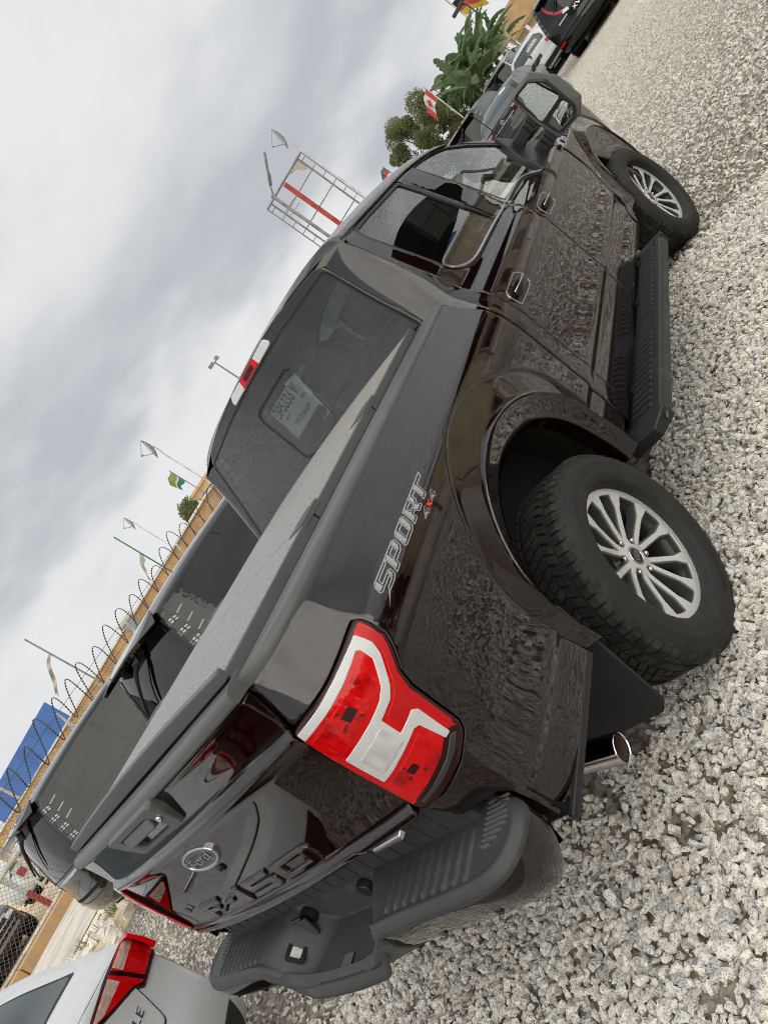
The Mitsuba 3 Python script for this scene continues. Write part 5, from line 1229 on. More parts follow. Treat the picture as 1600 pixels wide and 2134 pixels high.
# ---------------- vehicles in their places ----------------
k = thing('sedan', 'silver sedan with LE boot badge, parked behind the truck at lower left', 'car')
sedan(k, pose(-1.796 - .03 * math.cos(math.radians(102.56)), 1.513 - .03, -.024, 102.56), 'silver_paint', 'LE')
k = thing('sedan', 'dark red sedan beside the silver one, seen only reflected in the tailgate', 'car')
sedan(k, pose(-4.55, .55, 0, 100), 'red_paint')
G_SUV = 'matching black off-road cars left of the truck'
k = thing('parked_suv', 'black tall car with roof spoiler right behind the bed cover, nearer of the matching two', 'car', G_SUV)
suv(k, pose(1.18, 4.22, -.02, 0), 'black_metallic')
k = thing('parked_suv', 'black tall car with hanging rear wiper, farther and leftmost of the matching two', 'car', G_SUV)
suv(k, pose(.42, 7.55, 0, 0), 'black_metallic')
G_ROW = 'cars in the row ahead of the truck'
k = thing('parked_car', 'dark grey sedan with pale rear window sticker, just left of the truck mirror', 'car', G_ROW)
c = sedan(k, pose(19.3, 3.55, float(gz(19.3, 0)), 0), 'row_grey')
t9 = c.tat(0, x=.95)
c.on_strip('window_sticker', Polygon([(-.62, t9 + .05), (-.30, t9 + .07), (-.30, t9 + .16), (-.62, t9 + .14)]), 'white_print', .007, .001, .001, out=(-1, 0, 1))
k = thing('parked_car', 'grey hatchback with white lettering across its tailgate, above the truck mirror', 'car', G_ROW)
c = suv(k, pose(25.6, 3.25, float(gz(25.6, 0)), 0), 'silver_paint', 'hatch')
q = text_poly('MAHINDRA', .10, True); b_ = q.bounds; q = affinity.scale(affinity.translate(q, -(b_[0] + b_[2]) / 2, 0), -.55 / (b_[2] - b_[0]), 1, origin=(0, 0))
c.on_strip('tailgate_lettering', affinity.translate(q, -.32, c.tat(1.16)), 'white_print', .012, .001, .002, .03)
c.on_strip('tailgate_emblem', Polygon([(-.05, c.tat(1.02)), (0, c.tat(.93)), (.05, c.tat(1.02)), (0, c.tat(1.11))]), 'black_trim', .012)
k = thing('parked_suv', 'large black car with a red strap across its rear at the top right corner', 'car', G_ROW)
c = suv(k, pose(21.6, .95, float(gz(21.6, 0)), 0), 'black_metallic')
zt = lambda p: Polygon([(y, c.tat(z)) for y, z in p])
c.on_strip('red_strap', LineString([(.62, c.tat(1.62)), (.55, c.tat(1.42)), (.40, c.tat(1.22)), (.22, c.tat(1.10))]).buffer(.035, cap_style=2), 'flag_red', .02, .004, .01, .03)
c.on_strip('strap_tag', Polygon([(.24, c.tat(1.14)), (.27, c.tat(1.06)), (.08, c.tat(.99)), (.06, c.tat(1.06))]), 'white_print', .02, .003, .01)
c.on_strip('plate_panel', zt([(.20, 1.00), (-.30, 1.00), (-.30, .82), (.20, .82)]), 'under_black', .014)
q = text_poly('XV', .09, True); c.on_strip('tailgate_lettering', affinity.translate(affinity.scale(q, -1.6, 1, origin=(0, 0)), .02, c.tat(.87)), 'chrome', .020, .001, .004, .03)
k = thing('parked_suv', 'black tall car half hidden behind the truck cab, nearest the red flag', 'car', G_ROW)
suv(k, pose(22.4, 5.45, float(gz(22.4, 0)), 0), 'black_metallic')
k = thing('parked_suv', 'white tall car with roof rack behind the grey hatchback', 'car', G_ROW)
suv(k, pose(31.2, 5.75, float(gz(31.2, 0)), 0), 'white_paint', rails='white_paint')
# ---------------- surroundings ----------------
def PA(az, D): return np.array([-1.97 + D * math.cos(math.radians(az)), -2.25 + D * math.sin(math.radians(az))])
def ZE(el, D): return 1.613 + D * math.tan(math.radians(el))
gloss_or = lambda n, c, r=.6: mat(n, c, r)
def weather(c1, c2, f=3.0):
    def fn(p, n, uv): return mix(c1, c2, smoothstep(.35, .72, fbm(p.x * f, p.y * f, p.z * f * .6, 4)))
    return proc(fn)
mat('white_pipe', weather((.62, .60, .55), (.40, .37, .32), 5), .5)
mat('grey_pipe', weather((.26, .27, .28), (.18, .18, .19), 5), .5, .3)
mat('wire_dark', (.06, .06, .06), .5, .6)
mat('wire_grey', (.22, .21, .20), .5, .6)
mat('render_ochre', weather((.52, .34, .17), (.40, .26, .14), 1.2), .85)
mat('render_cream', weather((.62, .52, .38), (.50, .42, .30), 1.4), .85)
mat('render_white', weather((.70, .69, .66), (.52, .50, .46), 2), .8)
mat('blue_sheet', weather((.05, .15, .42), (.045, .12, .35), 1.0), .5)
mat('blue_pane', (.03, .07, .24), .25)
mat('concrete', weather((.44, .41, .37), (.34, .31, .27), 2.5), .9)
mat('orange_kerb', weather((.45, .27, .13), (.36, .25, .16), 4), .9)
mat('dirt', weather((.46, .36, .24), (.33, .26, .18), 2.0), .95)
mat('barrier_red', (.30, .025, .03), .5)
mat('board_red', weather((.42, .05, .04), (.26, .04, .035), 6), .6)
mat('torn_cloth', (.40, .36, .33), .9); mat('flag_black', (.02, .02, .02), .9); mat('flag_red', (.46, .07, .07), .9); mat('flag_gold', (.55, .38, .04), .9)
mat('flag_white', (.62, .58, .56), .9); mat('flag_green', (.04, .20, .12), .9); mat('flag_olive', (.26, .27, .10), .9); mat('green_paint', (.04, .16, .08), .5)
mat('bark', weather((.16, .12, .085), (.09, .07, .05), 12), .95)
def leafmat(n, c, c2, tr=.35):
    def fn(p, nn, uv): return mix(c, c2, noise(p.x * 3.1, p.y * 3.1, p.z * 3.1))
    scene[n] = {'type': 'principledthin', 'base_color': proc(fn), 'roughness': .5, 'diff_trans': tr, 'spec_trans': 0.0}
leafmat('leaf_olive', (.12, .15, .07), (.30, .31, .15), .9); leafmat('leaf_dark', (.055, .085, .04), (.14, .18, .08), .7)
leafmat('banana_leaf', (.085, .14, .075), (.21, .28, .14), .8); leafmat('grass_leaf', (.14, .17, .06), (.24, .24, .10), .6)

# dirt strip, apron, kerb on the far left
def slab_y(key, y0, y1, z, matn, label, x0=-40, x1=70, jag=0):
    xs = np.linspace(x0, x1, 111); j = jag * (meshkit.fbm(np.c_[xs * .8, xs * 0, xs * 0], 3, 4) - .5)
    V = np.stack([np.c_[xs, y0 + j, gz(xs, 0) + z], np.c_[xs, np.full(111, y1), gz(xs, 0) + z]], 0)
    g = grid(V); g.faces = np.array(g.faces) if g.face_normals[:, 2].mean() > 0 else np.array(g.faces)[:, ::-1]
    scene[key] = mikit.ply(g, matn, False); labels[key] = {'label': label, 'kind': 'structure'}
slab_y('dirt_strip', 8.6, 60.0, .006, 'dirt', 'bare sandy ground in front of and beyond the wire fence', jag=1.8)
slab_y('concrete_apron', 11.5, 16.55, .045, 'concrete', 'flat concrete apron before the fence')
slab_y('apron_edge', 11.0, 11.5, .030, 'render_cream', 'pale cream edge strip of the concrete apron')
kk = thing('kerb', 'orange painted kerb under the wire fence', 'kerb')
for i in range(14):
    x = -8 + 3.0 * i
    add(f'{kk}__block', rbox(x + .01, x + 2.99, 16.56, 17.35, -.05, .30, .03, 1), 'orange_kerb', 40)
def rocks(n, xr, yr, s0, s1):
    ms = []
    for _ in range(n):
        v, f = prot[rng.integers(36)]; s = rng.uniform(s0, s1); x, y = rng.uniform(*xr), rng.uniform(*yr)
        ms.append(tm(v * s + [x, y, .3 * s], f))
    return cat(ms)
scene['rubble'] = mikit.ply(rocks(420, (-2, 4.5), (8.2, 11.0), .02, .16), 'stone_2', False); labels['rubble'] = {'label': 'broken rubble and stones along the dirt strip', 'category': 'rubble', 'kind': 'stuff'}
def tuft(c, n, h, sp):
    v, f = [], []
    for i in range(n):
        a = rng.uniform(0, 6.28); b = np.array(c) + np.r_[rng.normal(0, sp, 2), 0]; t = b + np.array([math.cos(a) * h * .4, math.sin(a) * h * .4, h * rng.uniform(.5, 1)])
        w = np.array([-math.sin(a), math.cos(a), 0]) * h * .03
        k = len(v); v += [b - w, b + w, t]; f.append([k, k + 1, k + 2])
    return tm(v, f)
scene['dry_grass'] = mikit.ply(cat([tuft((rng.uniform(.5, 3.2), rng.uniform(8.8, 10.9), 0), 40, .25, .12) for _ in range(26)]), 'grass_leaf', False)
labels['dry_grass'] = {'label': 'dry grass sprouting along the dirt strip', 'category': 'grass', 'kind': 'stuff'}

# ---- wire fence with razor coil ----
FY = 17.0
kf = thing('wire_fence', 'white pipe fence with chain-link mesh at the far left', 'fence')
for i in range(12):
    x = -6.58 + 3.13 * i
    add(f'{kf}__post', tube([(x, FY, .28), (x, FY, 2.25)], .075, 12), 'white_pipe', 40)
    add(f'{kf}__arm', tube([(x, FY, 2.2), (x, FY - .22, 2.62)], .03, 8), 'white_pipe', 40)
add(f'{kf}__rail', tube([(-8, FY - .06, 1.60), (30, FY - .06, 1.60)], .065, 12), 'white_pipe', 40)
add(f'{kf}__lower_rail', tube([(-8, FY - .06, .34), (30, FY - .06, .34)], .035, 10), 'white_pipe', 40)
def chain(x0, x1, z0, z1, y, p=.115):
    v, f = [], []
    def wire(a, b):
        k = len(v); d = np.array(b) - np.array(a); d /= np.linalg.norm(d); n = np.array([-d[2], 0, d[0]]) * .0036
        jy = rng.normal(0, .012)
        for q in (a, b): v.append(np.array(q) - n + [0, jy, 0]); v.append(np.array(q) + n + [0, jy, 0])
        for q in (a, b): v.append(np.array(q) + [0, -.005 + jy, 0])
        f.extend([[k, k + 1, k + 3], [k, k + 3, k + 2], [k, k + 4, k + 5], [k, k + 5, k + 2], [k + 1, k + 3, k + 5], [k + 1, k + 5, k + 4]])
    h = z1 - z0
    for s in (1, -1):
        for x in np.arange(x0 - h, x1 + h, p):
            a, b = (x, y, z0), (x + s * h, y, z1)
            n = 10
            pts = [np.array(a) + (np.array(b) - a) * t + [rng.normal(0, .008), 0, rng.normal(0, .008)] for t in np.linspace(0, 1, n)]
            pts = [q for q in pts if x0 <= q[0] <= x1]
            for q0, q1 in zip(pts[:-1], pts[1:]): wire(q0, q1)
    return tm(v, f)
km = add(f'{kf}__mesh', chain(-1.5, 8.0, .34, 2.2, FY - .08), 'wire_grey', False); labels[km] = {'kind': 'stuff'}
kr = thing('razor_wire', 'coiled razor wire looping along the top of the fence', 'razor wire')
def coil(x0, x1, y, z, r, pitch):
    n = int((x1 - x0) / pitch * 26); t = np.linspace(0, (x1 - x0) / pitch * 2 * np.pi, n)
    wob = 1 + .16 * np.sin(t * .37) + .10 * np.sin(t * .113 + 2) + .06 * np.sin(t * 1.7 + 1)
    t2 = t + .55 * np.sin(t * .21) + .35 * np.sin(t * .083 + 1)
    return np.c_[x0 + t2 / (2 * np.pi) * pitch + .22 * np.sin(t + .4), y + r * .75 * np.cos(t), z + r * wob * np.sin(t) - .05 * (1 - np.cos((t2 / (2 * np.pi) * pitch) * 2 * np.pi / 3.13))]
cp = coil(-3.5, 27, FY - .15, 2.56, .41, .62)
add(f'{kr}__strand', tube(cp, .0095, 5), 'wire_dark', 40)
tng = np.gradient(cp, axis=0); tng /= np.linalg.norm(tng, axis=1, keepdims=True)
bv = []
arcl = np.r_[0, np.cumsum(np.linalg.norm(np.diff(cp, axis=0), axis=1))]
for s_ in np.arange(0, arcl[-1], .085):
    c = np.array([np.interp(s_, arcl, cp[:, k]) for k in range(3)]); tt = np.array([np.interp(s_, arcl, tng[:, k]) for k in range(3)])
    u = np.cross(tt, [0, 1, 0]); u /= np.linalg.norm(u) + 1e-9; w = np.cross(tt, u)
    bv.append(hull([c + tt * .022 + u * .022, c + tt * .022 - u * .022, c - tt * .022 + u * .022, c - tt * .022 - u * .022, c + w * .012, c - w * .012]))
kb = add(f'{kr}__barbs', cat(bv), 'wire_dark', False); labels[kb] = {'kind': 'stuff'}
for z in (2.22, 2.62): add(f'{kr}__line_wire', tube([(-3.5, FY - .1, z), (27, FY - .1, z)], .006, 5), 'wire_dark', 40)

# ---- ochre compound building with its blue roof screen ----
a0, a1 = np.array([17.8, 20.6]), np.array([10.6, 50.0]); ud = (a1 - a0) / np.linalg.norm(a1 - a0); nd = np.array([ud[1], -ud[0]])
LB = np.linalg.norm(a1 - a0)
def along(s, off, z): p = a0 + ud * s + nd * off; return (p[0], p[1], z)
def wallbox(s0, s1, o0, o1, z0, z1): return hull([along(s, o, z) for s in (s0, s1) for o in (o0, o1) for z in (z0, z1)])
k = thing('ochre_building', 'long low ochre building with white roof edge behind the razor wire', 'building')
add(f'{k}__wall', wallbox(0, LB, 0, 6, 0, 2.94), 'render_ochre', False)
add(f'{k}__roof_edge', wallbox(-.1, LB, -.12, 6, 2.95, 3.04), 'render_white', False)
for s in np.arange(1.5, LB - 1, 3.6): add(f'{k}__window', wallbox(s, s + 1.3, -.03, .04, 1.1, 2.2), 'solid_dark_glass', False)
k = thing('blue_screen', 'bright blue sheet screen standing on the ochre building', 'screen')
add(f'{k}__sheet', wallbox(16.2, 27.2, .3, .36, 3.045, 4.50), 'blue_sheet', False)
for s in np.arange(16.6, 27, 1.7): add(f'{k}__stay', wallbox(s, s + .06, .36, .44, 3.045, 4.4), 'grey_pipe', False)
add(f'{k}__torn_strip', wallbox(24.2, 24.5, .27, .295, 3.1, 4.45), 'torn_cloth', False)
p = PA(48.6, 36); k = thing('ochre_house', 'small ochre house with dark blue windows left of the truck cab', 'house')
M = pose(p[0], p[1], 0, 48.6 + 90 - 180)
def hb(part, x0, x1, y0, y1, z0, z1, m): return add(f'{k}__{part}', mv(box(x0, x1, y0, y1, z0, z1), M @ rot(0, (0, 0, 1))), m, False)
# local x runs across the view, y runs away from it is handled by the pose
M = frame((p[0], p[1], 0), (math.sin(math.radians(48.6)), -math.cos(math.radians(48.6)), 0), (math.cos(math.radians(48.6)), math.sin(math.radians(48.6)), 0))
hb('wall', -.70, 1.6, 0, 3, 0, 3.70, 'render_ochre'); hb('roof', -.78, 1.7, -.15, 3.1, 3.70, 3.82, 'render_ochre')
for x in (-.42, .12, .66, 1.2): hb('window', x, x + .46, -.03, .03, 2.70, 3.36, 'blue_pane')
hb('ledge', -.7, 1.6, -.10, -.001, 2.55, 2.63, 'render_white')
p = PA(59.9, 33); k = thing('water_tank', 'white cylindrical water tank lying above the ochre roof edge', 'tank')
add(f'{k}__drum', mv(lathe([(.0001, -.42), (.15, -.42), (.17, -.40), (.17, .40), (.15, .42), (.0001, .42)], 24, 'x'), trans(p[0], p[1], 3.06) @ rot(150, (0, 0, 1))), 'white_paint', 40)
add(f'{k}__stand', mv(box(-.3, .3, -.12, .12, -.17 - 1.2, -.16), trans(p[0], p[1], 3.06) @ rot(150, (0, 0, 1))), 'grey_pipe', False)

# ---- poles, flags, dishes, lamps ----
def pole(name, label, az, D, z1, r, m, z0=0.0, lean=(0, 0)):
    p = PA(az, D); k = thing(name, label, 'pole')
    g = float(gz(p[0], 0)); add(f'{k}__shaft', tube([(p[0], p[1], g + z0 - .1), (p[0] + lean[0], p[1] + lean[1], z1)], [r, r * .8], 10), m, 40)
    add(f'{k}__foot', lathe([(r * 2.4, 0), (r * 2.4, .06), (r, .10)], 14, 'z').apply_transform(trans(p[0], p[1], g)), m, 40)
    return np.array([p[0] + lean[0], p[1] + lean[1], z1])
def across(az): return np.array([math.sin(math.radians(az)), -math.cos(math.radians(az)), 0.0])
def flagfn(top, az, w, h, droop, seed, side=1):
    """u across the cloth from the pole, v down the hoist; hangs limp from the pole top"""
    ax = across(az) * side; fw = np.array([math.cos(math.radians(az)), math.sin(math.radians(az)), 0])
    def fn(uv):
        uv = np.atleast_2d(uv); u, v = uv[:, 0], uv[:, 1]
        f = .05 * np.sin(u * 9 + seed) + .04 * np.sin(u * 17 + v * 3 + seed)
        return np.asarray(top) + np.outer(u * w, ax) + np.outer(-(v * h) - droop * np.abs(u) ** 1.3 - .04 * np.sin(u * 7 + seed), [0, 0, 1.0]) + np.outer(f * 2.0 * w * np.clip(u * 2, 0, 1), fw)
    return fn
def cloth(key, fn, parts):
    for nm, poly, m in parts: add(f'{key}__{nm}', panel(poly, fn, lambda X: np.tile([-1., -.3, 0], (len(X), 1)), .05, 0, 0, lift=0), m, True)
sq = lambda x0, y0, x1, y1: shapely.box(x0, y0, x1, y1)
t = pole('flag_pole', 'thin white pole holding the red and white leaf flag', 16.42, 32, ZE(4.87, 32), .028, 'white_pipe')
k = thing('leaf_flag', 'limp red and white flag with a red leaf, before the tree', 'flag')
leafp = Polygon([(.5, .18), (.535, .30), (.60, .26), (.585, .42), (.67, .36), (.69, .42), (.76, .42), (.71, .54), (.73, .58), (.60, .70), (.60, .74), (.51, .72), (.51, .86), (.49, .86), (.49, .72), (.40, .74), (.40, .70), (.27, .58), (.29, .54), (.24, .42), (.31, .42), (.33, .36), (.415, .42), (.40, .26), (.465, .30)])
leafp = affinity.scale(leafp, .62, 1, origin=(.5, .5))
cloth(k, flagfn(t - [0, 0, .05], 16.42, .62, .52, .50, 1.0, -1), [('red_band', sq(0, 0, .26, 1), 'flag_red'), ('white_field', sq(.26, 0, .74, 1).difference(leafp), 'flag_white'), ('leaf', leafp, 'flag_red'), ('red_band', sq(.74, 0, 1, 1), 'flag_red')])
t = pole('flag_pole', 'tall white pole running out of the top edge, with the three-colour flag', 11.68, 40, 7.2, .045, 'white_pipe')
k = thing('striped_flag', 'black red and gold flag drooping at the top right', 'flag')
cloth(k, flagfn([t[0], t[1], ZE(6.05, 40)], 11.68, .95, .80, .62, 2.0, 1), [('black_band', sq(0, 0, 1, .333), 'flag_black'), ('red_band', sq(0, .333, 1, .667), 'flag_red'), ('gold_band', sq(0, .667, 1, 1), 'flag_gold')])
t = pole('flag_pole', 'thin grey pole holding the yellow and green flag', 48.95, 27, ZE(5.80, 27), .022, 'grey_pipe')
k = thing('green_flag', 'faded yellow and green flag drooping beside the rear cab corner', 'flag')
cloth(k, flagfn(t - [0, 0, .02], 48.95, .42, .62, .18, .3, -1), [('yellow_part', Polygon([(0, 0), (1, .1), (.9, .60), (0, .42)]), 'flag_olive'), ('white_part', Polygon([(0, .42), (.9, .60), (.86, .70), (0, .52)]), 'flag_white'), ('green_part', Polygon([(0, .52), (.86, .70), (.80, 1.02), (.6, .9), (0, .98)]), 'flag_green')])
t = pole('flag_pole', 'green pole with a rag of cloth above the black cars', 55.2, 26, ZE(6.44, 26), .030, 'green_paint')
k = thing('tattered_flag', 'grey rag hanging from the green pole', 'flag')
cloth(k, flagfn([t[0], t[1], ZE(4.4, 26)], 55.2, .62, .26, .62, .9, -1), [('cloth', Polygon([(0, 0), (.3, .12), (.7, .30), (1, .5), (.96, .9), (.8, .75), (.6, 1.0), (.45, .8), (.2, .9), (0, .55)]), 'torn_cloth')])
t = pole('flag_pole', 'grey pole with a torn flag, leftmost above the razor wire', 64.3, 24, ZE(7.41, 24), .032, 'grey_pipe')
k = thing('tattered_flag', 'torn narrow flag strip hanging from the leftmost pole', 'flag')
cloth(k, flagfn([t[0], t[1], ZE(5.6, 24)], 64.3, .90, .16, .82, 2.2, -1), [('cloth', Polygon([(0, 0), (.4, -.05), (.8, .0), (1.03, .2), (.92, .35), (1.06, .8), (.85, .7), (.6, 1.2), (.3, .9), (0, .3)]), 'torn_cloth')])
t = pole('flag_pole', 'short pole with a small red flag just above the cab roof', 22.0, 36, ZE(4.5, 36), .03, 'grey_pipe')
k = thing('red_flag', 'small red and dark flag just above the cab roof', 'flag')
cloth(k, flagfn(t, 22.0, .45, .34, .2, 1.4, -1), [('dark_part', sq(0, 0, 1, .4), 'flag_green'), ('red_part', sq(0, .4, 1, 1), 'flag_red')])
def dish(label, az, D, el, r, lowel, tilt):
    p = PA(az, D); zt = ZE(el, D); k = thing('dish_aerial', label, 'aerial')
    ax = across(az); fw = np.array([math.cos(math.radians(az)), math.sin(math.radians(az)), 0])
    face = -ax * math.cos(math.radians(tilt)) + np.array([0, 0, 1]) * math.sin(math.radians(tilt)); face = face / np.linalg.norm(face)
    e1 = fw; e2 = np.cross(face, e1); c = np.array([p[0], p[1], zt])
    rings = []
    for rr in (.25, .5, .75, 1.0):
        th = np.linspace(0, 2 * np.pi, 28, endpoint=False)
        rings.append(tube([c + (e1 * math.cos(q) + e2 * math.sin(q)) * rr * r + face * .32 * r * rr ** 2 for q in th], .011, 5, closed=True))
    ribs = [tube([c + (e1 * math.cos(q) + e2 * math.sin(q)) * rr * r + face * .32 * r * rr ** 2 for rr in np.linspace(.05, 1, 8)], .009, 5) for q in np.linspace(0, 2 * np.pi, 12, endpoint=False)]
    add(f'{k}__rim', rings[-1], 'grey_pipe', 40); kk_ = add(f'{k}__grid', cat(rings[:-1] + ribs), 'grey_pipe', 40); labels[kk_] = {'kind': 'stuff'}
    f0 = c + face * r * 1.25
    for q in (.4, 2.5, 4.6): add(f'{k}__strut', tube([c + (e1 * math.cos(q) + e2 * math.sin(q)) * r + face * .32 * r, f0], .010, 5), 'wire_grey', 40)
    add(f'{k}__feed', tube([f0, f0 - face * .1], .035, 8), 'grey_pipe', 40)
    if tilt > 0: pass
    sheet_ = []
    for q0, q1 in ((.3, 1.2), (1.5, 2.1)):
        V = np.array([[c + (e1 * math.cos(q) + e2 * math.sin(q)) * rr * r + face * .33 * r * rr ** 2 for q in np.linspace(q0, q1, 6)] for rr in (.3, .6, .9)]); sheet_.append(grid(V))
    add(f'{k}__mesh_panel', sheet_[0], 'grey_pipe', True); add(f'{k}__mesh_panel', sheet_[1], 'grey_pipe', True)
    lo = ZE(lowel, D)
    add(f'{k}__mast', tube([c - face * .02, c - np.array([0, 0, .25]) - face * .05, (p[0], p[1], zt - .5), (p[0], p[1], 0)], .028, 8), 'white_pipe', 40)
dish('wire dish aerial high above the empty billboard frame', 24.3, 39, 11.25, .56, 9, 14)
dish('wire dish aerial on a tall white mast left of the cab', 48.1, 29, 7.75, .44, 3.5, 14)
dish('faint small dish aerial beyond the green pole', 53.6, 44, 6.0, .46, 3.5, 14)
p = PA(40.3, 46); k = thing('flood_light', 'distant mast with twin floodlights above the rear cab header', 'street lamp')
zt = ZE(7.3, 46); ax = across(40.3)
add(f'{k}__mast', tube([(p[0], p[1], 0), (p[0], p[1], zt)], [.07, .05], 10), 'grey_pipe', 40)
add(f'{k}__cross_arm', tube([np.r_[p, zt] - ax * .30, np.r_[p, zt] + ax * .30], .035, 8), 'grey_pipe', 40)
for s in (-1, 1): add(f'{k}__lamp_head', mv(rbox(-.20, .20, -.12, .12, -.10, .10, .02, 1), trans(*(np.r_[p, zt + .06] + ax * s * .27)) @ rot(30 * s, (0, 0, 1))), 'grey_pipe', 40)
p = PA(11.15, 38); zt = ZE(5.5, 38); k = thing('street_lamp', 'dark street lamp with flat head before the three-colour flag', 'street lamp')
ax = across(11.2)
add(f'{k}__mast', tube([(p[0], p[1], .5), (p[0], p[1], zt - .15)], [.05, .035], 8), 'wire_dark', 40)
add(f'{k}__arm', tube([(p[0], p[1], zt - .15), tuple(np.r_[p, zt] - ax * .18)], .03, 8), 'wire_dark', 40)
add(f'{k}__lamp_head', mv(rbox(-.34, .34, -.2, .2, -.07, .07, .03, 1), frame(np.r_[p, zt] - ax * .35, ax, (0, 0, 1)) @ rot(90, (1, 0, 0))), 'wire_dark', 40)

# ---- empty billboard frame ----
D = 36.0; azc = 26.7; p = PA(azc, D); k = thing('billboard_frame', 'bare rusty billboard frame with one red plank, standing above the cab', 'billboard frame')
BM = frame((p[0], p[1], 0), -across(azc), (0, 0, 1))          # local x to the left of the view, y up
def bar(part, x0, y0, x1, y1, r, m='grey_pipe', z=0.0):
    q = tube([(x0, y0, z), (x1, y1, z)], r * 1.3, 4); return add(f'{k}__{part}', mv(q, BM), m, False)
W_, H0, H1 = 1.40, 1.2, 7.80
for x in (-1.42, -1.12, 1.12, 1.42): bar('upright', x, 0 if abs(x) < 1.3 else 2.2, x, H1, .035 if abs(x) < 1.3 else .022)
bar('top_beam', -1.42, H1, 1.42, H1, .045)
for y in (7.0, 5.9, 4.75, 3.6, 2.5): bar('cross_bar', -1.12, y, 1.12, y, .022)
for x in (-1.27, 1.27):
    for y in np.arange(2.6, 7.7, .55): bar('rung', x - .15, y, x + .15, y, .016)
add(f'{k}__red_plank', mv(box(-.02, .20, 1.5, H1 - .1, -.03, .03), BM), 'board_red', False)
add(f'{k}__torn_sheet', mv(prism(Polygon([(-1.10, 7.74), (-.3, 7.76), (-.5, 7.62), (-.72, 7.58), (-.82, 7.32), (-1.0, 7.18), (-1.10, 7.2)]), .01), BM), 'torn_cloth', False)
for y in (7.1, 6.8): add(f'{k}__slack_wire', tube([tuple((BM @ [1.15, y, .05, 1])[:3]), tuple((BM @ [.35, y - .06, .05, 1])[:3])], .012, 5), 'wire_grey', 40)
p2 = PA(28.0, 34.5); zt = ZE(9.95, 34.5); k = thing('solar_lamp', 'slanting solar street lamp on a grey pipe beside the billboard frame', 'street lamp')
add(f'{k}__mast', tube([(p2[0], p2[1], .3), (p2[0], p2[1], zt)], .075, 12), 'grey_pipe', 40)
ax = across(28); tip = np.array([*PA(25.9, 34.5), ZE(11.75, 34.5)]); b0 = np.array([p2[0], p2[1], zt])
add(f'{k}__arm', tube([b0 - [0, 0, .1], b0 + (tip - b0) * .30], .04, 8), 'grey_pipe', 40)
d_ = (tip - b0) / np.linalg.norm(tip - b0)
M = frame(b0 + (tip - b0) * .62, d_, np.cross(d_, (math.cos(.49), math.sin(.49), 0)))
add(f'{k}__panel', mv(rbox(-.66, .66, -.035, .035, -.22, .22, .015, 1), M), 'grey_pipe', 40)
add(f'{k}__lamp_head', mv(rbox(-.62, -.15, -.09, -.03, -.14, .14, .015, 1), M), 'wire_grey', 40)

# ---- trees, banana plants ----
def tree(name, label, base, h, rx, rz, n, m, seed, trunk=.14, leaf=.09, cz=None):
    r = np.random.default_rng(seed); k = thing(name, label, 'tree'); b = np.array(base, float)
    cz = cz or h - rz * .95
    limbs = []
    tips = []
    for i in range(9):
        a = r.uniform(0, 6.28); e = np.array([math.cos(a) * rx * r.uniform(.3, .8), math.sin(a) * rx * r.uniform(.3, .8), cz + rz * r.uniform(-.5, .75)])
        mid = np.array([e[0] * .3, e[1] * .3, cz * .55 + .2 * e[2]])
        limbs.append(tube(spl([b + [0, 0, h * .15], b + mid, b + e], 8), np.linspace(trunk * .55, trunk * .12, 8), 6)); tips.append(e)
    add(f'{k}__trunk', tube([b - [0, 0, .1], b + [0, 0, h * .2], b + [.05, 0, cz]], [trunk, trunk * .8, trunk * .3], 10), 'bark', 40)
    for l in limbs: add(f'{k}__limb', l, 'bark', 40)
    cl = []
    for i in range(46):
        v = r.normal(size=3); v /= np.linalg.norm(v); q = v * r.uniform(.45, 1.0) ** .6 * np.array([rx, rx, rz]); q[2] += cz
        cl.append((q, r.uniform(.16, .34) * rx))
    V, F = [], []
    for i in range(n):
        c, s = cl[r.integers(len(cl))]
        o = r.normal(size=3); o = o / np.linalg.norm(o) * s * r.uniform(.2, 1.05) ** .5
        x = b + c + o; d = o / np.linalg.norm(o) * .7 + r.normal(size=3) * .6 + [0, 0, -.15]; d /= np.linalg.norm(d)
        w = np.cross(d, r.normal(size=3)); w /= np.linalg.norm(w); L = leaf * r.uniform(.7, 1.4)
        kk = len(V); V += [x, x + d * L * .5 + w * L * .28, x + d * L, x + d * L * .5 - w * L * .28]; F += [[kk, kk + 1, kk + 2], [kk, kk + 2, kk + 3]]
    kc = add(f'{k}__crown', tm(V, F), m, False); labels[kc] = {'kind': 'stuff'}
def at3(az, D): q = PA(az, D); return (q[0], q[1], float(gz(q[0], 0)))
tree('leafy_tree', 'bushy olive green tree behind the red leaf flag', at3(18.9, 40), 4.75, 1.75, 2.0, 44000, 'leaf_olive', 3, leaf=.085)
tree('leafy_tree', 'low dark shrub tree between the flag and the banana plants', at3(16.2, 42), 3.7, 1.3, 1.5, 24000, 'leaf_dark', 5, leaf=.085)
tree('leafy_tree', 'small green tree beside the ochre house', at3(50.6, 33), 3.35, .55, .55, 5000, 'leaf_olive', 8, .05, .09)
